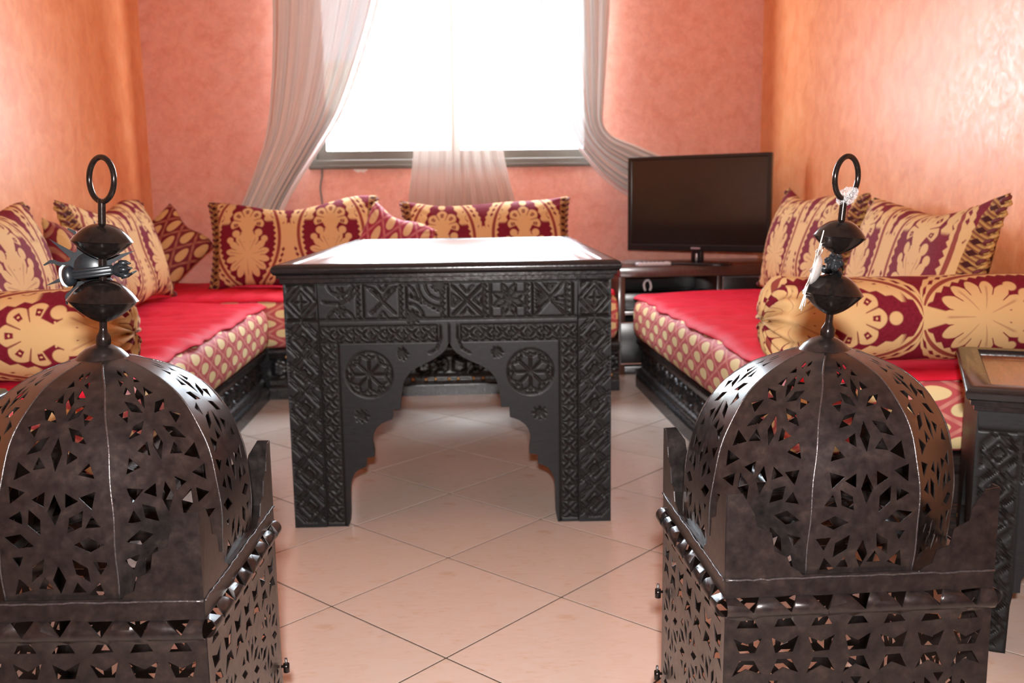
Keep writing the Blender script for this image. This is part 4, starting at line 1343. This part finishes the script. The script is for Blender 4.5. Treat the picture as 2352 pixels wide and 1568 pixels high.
# ------------------------------------------------------------------ small side tables
def small_table(label, loc, rot):
    t = thing('side_table', label, 'side table', loc, rot, 'small carved side tables')
    w, d, h = 0.205, 0.43, 0.447
    arch = [(0.0, 0.290), (-0.012, 0.272), (-0.035, 0.258), (-0.060, 0.240), (-0.074, 0.215), (-0.078, 0.190), (-0.090, 0.190), (-0.091, 0.172), (-0.110, 0.160), (-0.120, 0.140), (-0.120, 0.118), (-0.131, 0.116), (-0.134, 0.09), (-0.136, 0.0)]
    def fc(cv):
        for sx in (1, -1):
            cv.chevrons(*sorted((sx * 0.138, sx * 0.198)), 0.01, 0.40, flip=sx < 0)
            cv.line((sx * .135, 0), (sx * .135, .40), .003)
        for i in range(5):
            a = -0.13 + i * 0.052
            cv.xcell(a, a + .052, .350, .400); cv.saw(a, .318, .346, .012, 4)
        cv.line((-.205, .406), (.205, .406), .003)
    a = arch_board('arch_panel', fc, t, w, 0.003, front=0.0, thick=0.024, top=h, prof=arch)
    b = arch_board('arch_panel', None, t, w, 0.02, front=0.0, thick=0.024, top=h, prof=arch); b.rotation_euler = (0, 0, PI); b.location = (0, d, 0)
    for sx in (1, -1):
        c = arch_board('side_panel', None, t, d / 2 - 0.025, 0.02, top=h, thick=0.024, prof=arch)
        c.rotation_euler = (0, 0, sx * PI / 2); c.location = (sx * w, d / 2, 0)
    rim_moulding('rim_moulding', -w, w, 0.0, d, [(0.0, h - 0.008), (0.006, h - 0.006), (0.006, h + 0.002), (0.012, h + 0.004), (0.012, h + 0.012), (0.019, h + 0.016), (0.022, h + 0.026), (0.018, h + 0.034), (0.008, h + 0.038), (-0.018, h + 0.0375), (-0.021, h + 0.034), (-0.022, h + 0.024)], M['gloss_black'], t)
    table_top('table_top', -w + 0.020, w - 0.020, 0.020, d - 0.020, h + 0.026, M['top_wood'], t)
    return t
small_table('small black carved side table with brown top by the right sofa', (0.935 + 0.205 * 0.89, -0.985 - 0.205 * 0.455, 0), -0.473)
small_table('small black carved side table at the left edge beside the left lantern', (-0.80 - 0.227, -0.765 - 0.455, 0), 0.0)

# ------------------------------------------------------------------ pierced iron lanterns
S2 = 0.1475                      # half side of the box
ZR = 0.380                       # bead moulding height
ZT = 0.414                       # top of the box
def diamond(c, l, w, a):
    ca, sa = math.cos(a), math.sin(a)
    return [(c[0] + x * ca - y * sa, c[1] + x * sa + y * ca) for x, y in ((l, 0), (0, w), (-l, 0), (0, -w))]
def triangle(c, r, a, squash=1.0):
    return [(c[0] + r * math.cos(a + k * 2 * PI / 3) * (1 if k == 0 else squash), c[1] + r * math.sin(a + k * 2 * PI / 3)) for k in range(3)]

def jitter(poly, rnd, d):
    return [(x + rnd.uniform(-d, d), z + rnd.uniform(-d, d)) for x, z in poly]

def rosette_holes(cx, cz, r, n, rot, rnd, tri=True):
    H = []
    for k in range(n):
        a = rot + 2 * PI * k / n
        H.append(diamond((cx + r * .62 * math.cos(a), cz + r * .62 * math.sin(a)), r * .29, r * .125, a))
        if tri:
            b = a + PI / n
            H.append(triangle((cx + r * .86 * math.cos(b), cz + r * .86 * math.sin(b)), r * .155, b + PI))
    return [jitter(h, rnd, 0.0006) for h in H]

# dome panel: hole layout read in panel units (x across, y up the panel), 0..1450
DOME_HOLES = []
def DD(x, y, a, l=70, w=30): DOME_HOLES.append(('d', x - 390, 1500 - y, a, l, w))
def DT(x, y, a, r=44): DOME_HOLES.append(('t', x - 390, 1500 - y, a, r, 0))
h_ = PI / 2
# lower eight-petal rosette (centre 390,1195)
DD(390, 1000, h_, 78, 32); DD(390, 1385, h_, 78, 32); DD(195, 1190, 0, 72, 36); DD(606, 1165, 0.3, 76, 38)
DD(268, 1065, 2.2, 66, 34); DD(512, 1060, 1.15, 74, 32); DD(255, 1335, 1.05, 74, 34); DD(515, 1325, 2.1, 70, 30)
DT(168, 1075, 3.6, 42); DT(612, 1035, 0.0, 44); DT(140, 1310, 2.7, 44); DT(622, 1268, 0.5, 34); DT(280, 1440, 3.6, 40); DT(478, 1412, 1.57, 44); DT(165, 1458, 3.9, 50); DT(620, 1425, 5.5, 52)
DT(295, 950, 3.14, 42); DT(478, 942, 0.0, 42); DT(182, 945, 2.3, 50); DT(638, 912, 0.9, 52)
# upper six-petal rosette (centre 372,560)
DD(345, 405, h_, 80, 32); DD(386, 705, h_, 84, 30); DD(258, 470, 2.45, 70, 30); DD(492, 485, 0.55, 72, 30); DD(250, 608, 0.65, 70, 30); DD(524, 655, -0.65, 72, 30)
DT(172, 512, 2.9, 44); DT(582, 565, 0.2, 46); DT(245, 360, 3.5, 40); DT(445, 382, 5.9, 40); DT(288, 722, 3.14, 42); DT(500, 758, 5.6, 42); DT(188, 802, 3.9, 48); DT(618, 790, 5.3, 54)
DT(205, 278, 4.2, 36); DT(402, 274, 5.6, 38); DD(245, 190, 1.9, 44, 24); DD(330, 205, 1.2, 40, 22)

def lantern(label, loc, rot, shear, fin_lean, seed, ztop, beadr, latch_side):
    rnd = random.Random(seed)
    L = thing('lantern', label, 'lantern', loc, rot, 'pierced iron lanterns')
    TH_ = 0.0011
    def sheet(name, outline, holes, grid, fn, mat='iron', ang=30):
        V2, F = cdt_sheet(outline, holes, grid)
        V = np.array([fn(p[0], p[1]) for p in V2], float)
        tri = V[F]
        fnm = np.cross(tri[:, 1] - tri[:, 0], tri[:, 2] - tri[:, 0])
        vn = np.zeros_like(V)
        for k in range(3): np.add.at(vn, F[:, k], fnm)
        vn /= (np.linalg.norm(vn, axis=1)[:, None] + 1e-12)
        N = len(V)
        ed = {}
        for f in F:
            for a, c in ((f[0], f[1]), (f[1], f[2]), (f[2], f[0])): ed[(int(a), int(c))] = 1
        rimf = [(a, N + a, N + c, c) for (a, c) in ed if (c, a) not in ed]
        VV = np.vstack([V + vn * TH_ / 2, V - vn * TH_ / 2])
        FF = [tuple(f) for f in F] + [tuple(N + i for i in f[::-1]) for f in F] + rimf
        me = mesh_np(name, VV, FF)
        auto_smooth(me, ang)
        return link(name, me, M[mat], L)
    # --- side panels with bead moulding; profile in t = height, out = outward offset
    zb = 0.022; br = 0.0105
    zc = ZR                                  # centre of the bead
    Lb = PI * br
    def prof(t):
        """t: developed height from the panel foot -> (out, z)"""
        t1 = (zc - br) - zb
        if t < t1: return 0.0, zb + t
        if t < t1 + Lb:
            a = (t - t1) / br
            return br * math.sin(a), zc - br * math.cos(a)
        return 0.0, zc + br + (t - t1 - Lb)
    t1 = zc - br - zb
    Ttot = t1 + Lb + (ZT - zc - br)
    for side in range(4):
        H = []
        n = 7; pitch = 2 * S2 / n
        for i in range(n):
            cx = -S2 + pitch * (i + .5) * 0.965 + 0.005
            # notches through the bead
            w = 0.0125
            H.append(jitter([(cx - w, t1 + Lb * 0.97), (cx + w * .9, t1 + Lb * 1.02), (cx + w * .25, t1 + Lb * 0.42)], rnd, .0012))
            z = t1
            H.append(jitter([(cx - .0125, z - .014), (cx - .007, z - .004), (cx + .006, z - .004), (cx + .0115, z - .013)], rnd, .001))
            H.append(jitter([(cx - .015, z - .0255), (cx, z - .033), (cx + .015, z - .0245), (cx + .0095, z - .0425), (cx - .009, z - .0425)], rnd, .001))
            H.append(jitter([(cx - .016, z - .069), (cx, z - .060), (cx + .016, z - .067), (cx + .008, z - .0505), (cx - .0075, z - .0505)], rnd, .001))
        for i, cx in enumerate((-0.093, 0.0, 0.093)):
            H += rosette_holes(cx, t1 - 0.118, 0.046, 8, PI / 8, rnd)
            H += rosette_holes(cx, t1 - 0.212, 0.046, 8, PI / 8, rnd)
        for i in range(n):
            cx = -S2 + pitch * (i + .5)
            z = t1 - 0.272
            H.append(jitter([(cx - .015, z), (cx, z - .008), (cx + .015, z), (cx + .009, z - .018), (cx - .009, z - .018)], rnd, .001))
        g = gridpts(-S2 + .02, S2 - .02, t1 + Lb * .08, t1 + Lb * .98, 0.018, Lb / 9)
        g2 = gridpts(-S2 + .03, S2 - .03, 0.02, t1 - 0.02, 0.05, 0.05)
        bl = [t1 + Lb * k / 10 for k in range(11)]
        outline = [(-S2, 0.0), (S2, 0.0)] + [(S2, b) for b in bl] + [(S2, Ttot), (-S2, Ttot)] + [(-S2, b) for b in bl[::-1]]
        a = side * PI / 2
        ca, sa = math.cos(a), math.sin(a)
        wv = [rnd.uniform(0, 6.28) for _ in range(3)]
        def fn(x, t, ca=ca, sa=sa, wv=wv):
            o, z = prof(t)
            o += 0.0012 * math.sin(18 * x + wv[0]) * math.sin(11 * t + wv[1])
            X0, Y0 = x, -S2 - o
            return (X0 * ca - Y0 * sa, X0 * sa + Y0 * ca, z)
        sheet('side_panel', outline, H, np.vstack([g, g2]), fn)
    # --- corner crests: stepped ears of sheet iron folded round each corner
    EAR = [(0.0, 0.0), (0.086, 0.0), (0.080, 0.008), (0.070, 0.013), (0.066, 0.026), (0.052, 0.032), (0.048, 0.052), (0.032, 0.060), (0.029, 0.074), (0.016, 0.094), (0.0, 0.094)]
    for k in range(4):
        a = k * PI / 2
        ca, sa = math.cos(a), math.sin(a)
        b = bmesh.new()
        hj = rnd.uniform(-.006, .006)
        for flip in (False, True):
            pts = []
            for x, z in EAR:
                bend = 0.05 * z * (x / .09)
                X0, Y0 = (S2 - x, -S2 - 0.0006 - bend) if not flip else (S2 + 0.0006 + bend, -S2 + x)
                z2 = ZT - 0.004 + z * (1 + hj * 4) + (rnd.uniform(-.0015, .0015) if 0 < z else 0)
                pts.append((X0 * ca - Y0 * sa, X0 * sa + Y0 * ca, z2))
            vs = [b.verts.new(p) for p in pts]
            b.faces.new(vs if not flip else vs[::-1])
        bmesh.ops.remove_doubles(b, verts=b.verts, dist=0.0013)
        me = bm_mesh('corner_crest', b)
        o = link('corner_crest', me, M['iron'], L)
        md = o.modifiers.new('thickness', 'SOLIDIFY'); md.thickness = 0.0013; md.offset = 0.0
    # weld bead along the crests and box top
    for k in range(4):
        a = k * PI / 2; ca, sa = math.cos(a), math.sin(a)
        pts = []
        for i in range(40):
            x = -S2 + 2 * S2 * i / 39
            X0, Y0 = x, -S2 - 0.0015 + rnd.uniform(-.0008, .0008)
            pts.append((X0 * ca - Y0 * sa, X0 * sa + Y0 * ca, ZT - 0.003 + rnd.uniform(-.0006, .0006)))
        tube('weld_seam', pts, lambda s_: 0.0013, M['weld'], L, n=6)
    # --- flat top of the box with an octagonal opening
    ap = S2 - 0.006                            # dome apothem at its foot
    oc = [(ap * .94 / math.cos(PI / 8) * math.cos(PI / 8 + k * PI / 4), ap * .94 / math.cos(PI / 8) * math.sin(PI / 8 + k * PI / 4)) for k in range(8)]
    sheet('top_plate', [(-S2 + .001, -S2 + .001), (S2 - .001, -S2 + .001), (S2 - .001, S2 - .001), (-S2 + .001, S2 - .001)], [oc], [], lambda x, y: (x, y, ZT - 0.002))
    # --- dome
    zd0, zd1 = ZT - 0.002, ztop
    KP = [(ap, zd0), (ap * 1.012, zd0 + .035), (ap * 1.006, zd0 + .075), (ap * .965, zd0 + .112), (ap * .885, zd0 + .146), (ap * .755, zd0 + .176), (ap * .575, zd0 + .199), (ap * .38, zd0 + .2130), (ap * .19, zd0 + .2215)]
    sz = (zd1 - zd0) / .2215
    KP = [(r, zd0 + (z - zd0) * sz) for r, z in KP]
    dp = cspline(KP, 120)
    al = np.concatenate([[0], np.cumsum(np.hypot(np.diff(dp[:, 0]), np.diff(dp[:, 1])))])
    TT = al[-1]
    def dome_at(t):
        return np.interp(t, al, dp[:, 0]), np.interp(t, al, dp[:, 1])
    hw0 = ap * math.tan(PI / 8)
    for k in range(8):
        H = []
        sc = hw0 / 345.0
        mir = 1 if (k + seed) % 2 else -1
        for (kind, x, y, a, l, w) in DOME_HOLES:
            t = y / 1480 * TT
            # layout is drawn for a full-width panel; shift towards the axis where it narrows
            xo = x + (0 if y < 750 else (y - 750) * 0.075)
            r_, _z = dome_at(t)
            half = r_ * math.tan(PI / 8)
            q = half / hw0
            cx = xo * sc * (1.0 if q > .9 else 0.98)
            lim = hw0 * 0.80
            cx = max(-lim, min(lim, cx)) * mir
            aa = a if mir > 0 else PI - a
            kk = sc * 1.24
            poly = diamond((cx, t), l * kk, w * kk, aa) if kind == 'd' else triangle((cx, t), l * kk, aa)
            poly = jitter(poly, rnd, .0007)
            H.append(poly)
        tl = np.linspace(0, TT, 26)
        outline = [(-hw0, t) for t in tl[::-1]] + [(hw0, t) for t in tl]
        outline = outline[::-1]
        g = gridpts(-hw0 * .9, hw0 * .9, TT * .02, TT * .98, hw0 * .36, TT / 34)
        a = k * PI / 4
        ca, sa = math.cos(a), math.sin(a)
        def fn(x, t, ca=ca, sa=sa):
            r_, z = dome_at(t)
            f = r_ / ap
            X0 = x / hw0 * (r_ * math.tan(PI / 8)); Y0 = -r_ - 0.0015 * f * (1 - (x / hw0) ** 2) * min(1, t / .05)
            px, py = X0 * ca - Y0 * sa, X0 * sa + Y0 * ca
            return (px + shear * (z - zd0), py, z)
        sheet('dome_panel', outline, H, g, fn, ang=25)
        # rib between panels
        aa = a + PI / 8
        pts = []
        for t in np.linspace(0, TT * .985, 44):
            r_, z = dome_at(t)
            R = r_ / math.cos(PI / 8) + 0.0002
            w = 0.0006 * math.sin(90 * t + k * 2.1)
            pts.append((R * math.sin(aa) + w + shear * (z - zd0), -R * math.cos(aa), z))
        tube('rib_seam', pts, 0.0011, M['weld'], L, n=6)
    cx0 = shear * (zd1 - zd0)
    # --- cap, spindle, beads, ring
    top = bpy.data.objects.new('finial', None); COL.objects.link(top); top.parent = L
    top.location = (cx0, 0, zd1 - 0.006); top.rotation_euler = (0, fin_lean, 0)
    def cap():
        pr = [(0.0315, -0.003), (0.033, 0.0), (0.0305, 0.0035), (0.026, 0.010), (0.019, 0.0165), (0.011, 0.0205), (0.0065, 0.022)]
        return lathe('cap', pr, M['iron'], top, 36)
    cap()
    lathe('collar', [(0.0075, 0.019), (0.0085, 0.026), (0.0078, 0.031), (0.005, 0.036), (0.0042, 0.040)], M['iron_gloss'], top, 18)
    z1, z2 = 0.072, 0.139
    lathe('spindle', [(0.0042, 0.036), (0.0042, 0.186)], M['iron_gloss'], top, 14)
    def bead(r, z, hu, hd):
        pr = []
        for i in range(15):
            t = -1 + i / 14
            pr.append((max(0.0035, r * (1 + t) ** 0.58), z + t * hd))
        pr.append((r + 0.0008, z + 0.0004))
        for i in range(15):
            t = i / 14
            pr.append((max(0.0035, r * (1 - t) ** 0.42), z + 0.0012 + t * hu))
        return lathe('bead', pr, M['iron_gloss'], top, 36, smooth=40)
    bead(beadr[0], z1, 0.023, 0.025); bead(beadr[1], z2, 0.019, 0.020)
    rz = 0.186 + 0.022
    rg = tube('hanging_ring', [(0.0225 * math.cos(a), 0, rz + 0.0245 * math.sin(a)) for a in np.linspace(0, 2 * PI, 40, endpoint=False)], 0.0032, M['iron_gloss'], top, n=10, close=True)
    rg.rotation_euler = (0, 0, math.radians(-33 * latch_side))
    # --- feet and latch
    for sx in (-1, 1):
        for sy in (-1, 1):
            b = bmesh.new(); box(b, sx * S2 - .009, sx * S2 + .009, sy * S2 - .009, sy * S2 + .009, 0.0, zb + .004, bev=.002)
            ft = link('foot', bm_mesh('foot', b), M['iron'], L); ft.location = (-sx * .011, -sy * .011, 0)
    for zz in ((0.272, 0.150) if latch_side < 0 else (0.185,)):
        V, F = tube_data([(latch_side * (S2 + .002), S2 * .93, zz), (latch_side * (S2 + .010), S2 * .93, zz)], 0.002, 8)
        la = link('latch', mesh_np('latch', V, F), M['iron_gloss'], L)
        tube('latch_knob', [(latch_side * (S2 + .009), S2 * .93, zz - .008), (latch_side * (S2 + .009), S2 * .93, zz + .004)], 0.0042, M['iron_gloss'], la, n=10)
        tube('latch_pin', [(latch_side * (S2 + .009), S2 * .93, zz - .004), (latch_side * (S2 + .009), S2 * .93, zz + .012)], 0.0018, M['weld'], la, n=8)
    return L, top

LR, topR = lantern('pierced black iron lantern with domed top on the right, plastic scrap on its ring', (0.4615, -1.4375, 0), 0.0, 0.055, 0.085, 1, 0.633, (0.0345, 0.0297), -1)
LL, topL = lantern('pierced black iron lantern with domed top on the left, cut by the frame edge', (-0.373, -1.430, 0), -0.045, 0.005, 0.07, 2, 0.642, (0.0375, 0.0325), 1)

# crumpled clear plastic left on the right lantern's ring
bm = bmesh.new(); bmesh.ops.create_icosphere(bm, subdivisions=3, radius=1.0)
for v in bm.verts:
    c = v.co; k = 1 + 0.25 * math.sin(7 * c.x + 3 * c.z) * math.sin(6 * c.y + 2)
    v.co = Vector((c.x * 0.0115 * k, c.y * 0.007 * k, c.z * 0.0105 * k + 0.004 * c.x))
pw = link('plastic_wrap', bm_mesh('plastic_wrap', bm, False), M['plastic'], topR)
pw.location = (0.003, 0.0, 0.1865); pw['label'] = 'scrap of clear plastic'

# ------------------------------------------------------------------ sun-shaped clips on the spindles
def sun_clip(label, mat, matrix):
    r = thing('sun_clip', label, 'ornament', group='sun-shaped clips on the lantern spindles')
    r.matrix_world = matrix
    # plate in local xz plane, facing +y away from the spindle side
    b = bmesh.new()
    out = []
    n = 12; R0, R1 = 0.0235, 0.050
    for k in range(n):
        a0 = 2 * PI * k / n; da = 2 * PI / n
        if k % 2 == 0:      # straight ray
            pts = [(R0, .02), (R0 * 1.02, .18), (R1 * 1.08, .50), (R0 * 1.02, .82), (R0, .98)]
        else:               # flame-like ray
            pts = [(R0, .02), (R0 * 1.05, .15), (R0 * 1.28, .34), (R0 * 1.5, .36), (R0 * 1.7, .30), (R0 * 1.88, .36), (R1 * 1.02, .62), (R1 * .99, .66), (R0 * 1.85, .52), (R0 * 1.68, .52), (R0 * 1.5, .60), (R0 * 1.28, .68), (R0 * 1.05, .84), (R0, .98)]
        out += [(rr_ * math.cos(a0 + f_ * da), rr_ * math.sin(a0 + f_ * da)) for rr_, f_ in pts]
    b.free()
    V2, F = cdt_sheet(out, [], gridpts(-R0 * .6, R0 * .6, -R0 * .6, R0 * .6, .01, .01))
    pl = link('sun_plate', mesh_np('sun_plate', [(p[0], 0.0, p[1]) for p in V2], F, False), mat, r)
    md = pl.modifiers.new('thickness', 'SOLIDIFY'); md.thickness = 0.0012; md.offset = 0
    pl.location = (-0.008, 0, 0.005)
    bs = lathe('boss', [(0.0185, 0.0), (0.0175, 0.003), (0.0135, 0.0062), (0.007, 0.0082), (0.0015, 0.0088)], mat, r, 28)
    bs.rotation_euler = (PI / 2, 0, 0); bs.location = (-0.008, 0, 0.005)
    # band that grips the spindle, ball with felt at one end, tulip cup at the other
    yb = -0.022
    tube('band', [(-0.022 + 0.044 * i / 15, yb - 0.004 * math.sin(PI * i / 15), 0.001) for i in range(16)], 0.0055, M['sun_black'], r, n=12)
    for dz in (-.0035, .0035):
        tube('band_ridge', [(-0.022 + 0.044 * i / 15, yb - 0.0045 - 0.004 * math.sin(PI * i / 15), 0.001 + dz) for i in range(16)], 0.0022, M['sun_black'], r, n=8)
    tube('stem', [(-0.010, yb, 0), (-0.010, -0.001, 0)], 0.004, M['sun_black'], r, n=10)
    b = bmesh.new(); bmesh.ops.create_uvsphere(b, u_segments=18, v_segments=12, radius=0.0105)
    bl = link('ball', bm_mesh('ball', b, True), M['sun_black'], r); bl.location = (-0.026, yb, 0); bl.scale = (.75, 1, 1.15)
    fp = lathe('felt_pad', [(0.0125, 0.0), (0.013, 0.002), (0.011, 0.005), (0.006, 0.0065)], M['felt'], r, 20)
    fp.rotation_euler = (0, -PI / 2, 0); fp.location = (-0.030, yb + 0.004, 0); fp.scale = (1, .8, 1)
    cup = lathe('tulip_cup', [(0.005, 0.0), (0.0075, 0.003), (0.0095, 0.008), (0.0085, 0.012), (0.004, 0.016), (0.001, 0.019)], M['sun_black'], r, 20)
    cup.rotation_euler = (0, PI / 2, 0); cup.location = (0.022, yb, 0)
    for k in range(6):
        a = 2 * PI * k / 6
        ptl = tube('petal', [(0.031, yb + .0075 * math.cos(a), .0075 * math.sin(a)), (0.036, yb + .0085 * math.cos(a), .0085 * math.sin(a)), (0.041, yb + .006 * math.cos(a), .006 * math.sin(a))], lambda s_: 0.0042 * (1 - s_ * .8), M['sun_black'], cup, n=8)
        ptl.matrix_parent_inverse = Matrix.Identity(4)
        ptl.parent = r
    return r
bpy.context.view_layer.update()
mL = topL.matrix_world @ Matrix.Translation((-0.012, 0.018, 0.1030))
sun_clip('black sun-shaped clip with felt pad on the left lantern spindle', M['sun_black'], Matrix.Translation(mL.translation) @ Matrix.Rotation(0.10, 4, 'Z') @ Matrix.Rotation(-0.10, 4, 'Y'))
mR = topR.matrix_world @ Matrix.Translation((-0.027, -0.004, 0.106))
sun_clip('shiny steel sun-shaped clip seen edge-on at the right lantern spindle', M['sun_steel'], Matrix.Translation(mR.translation) @ Matrix.Rotation(0.28, 4, 'Y') @ Matrix.Rotation(PI / 2 - 0.46, 4, 'Z') @ Matrix.Rotation(PI + 0.2, 4, 'Y'))
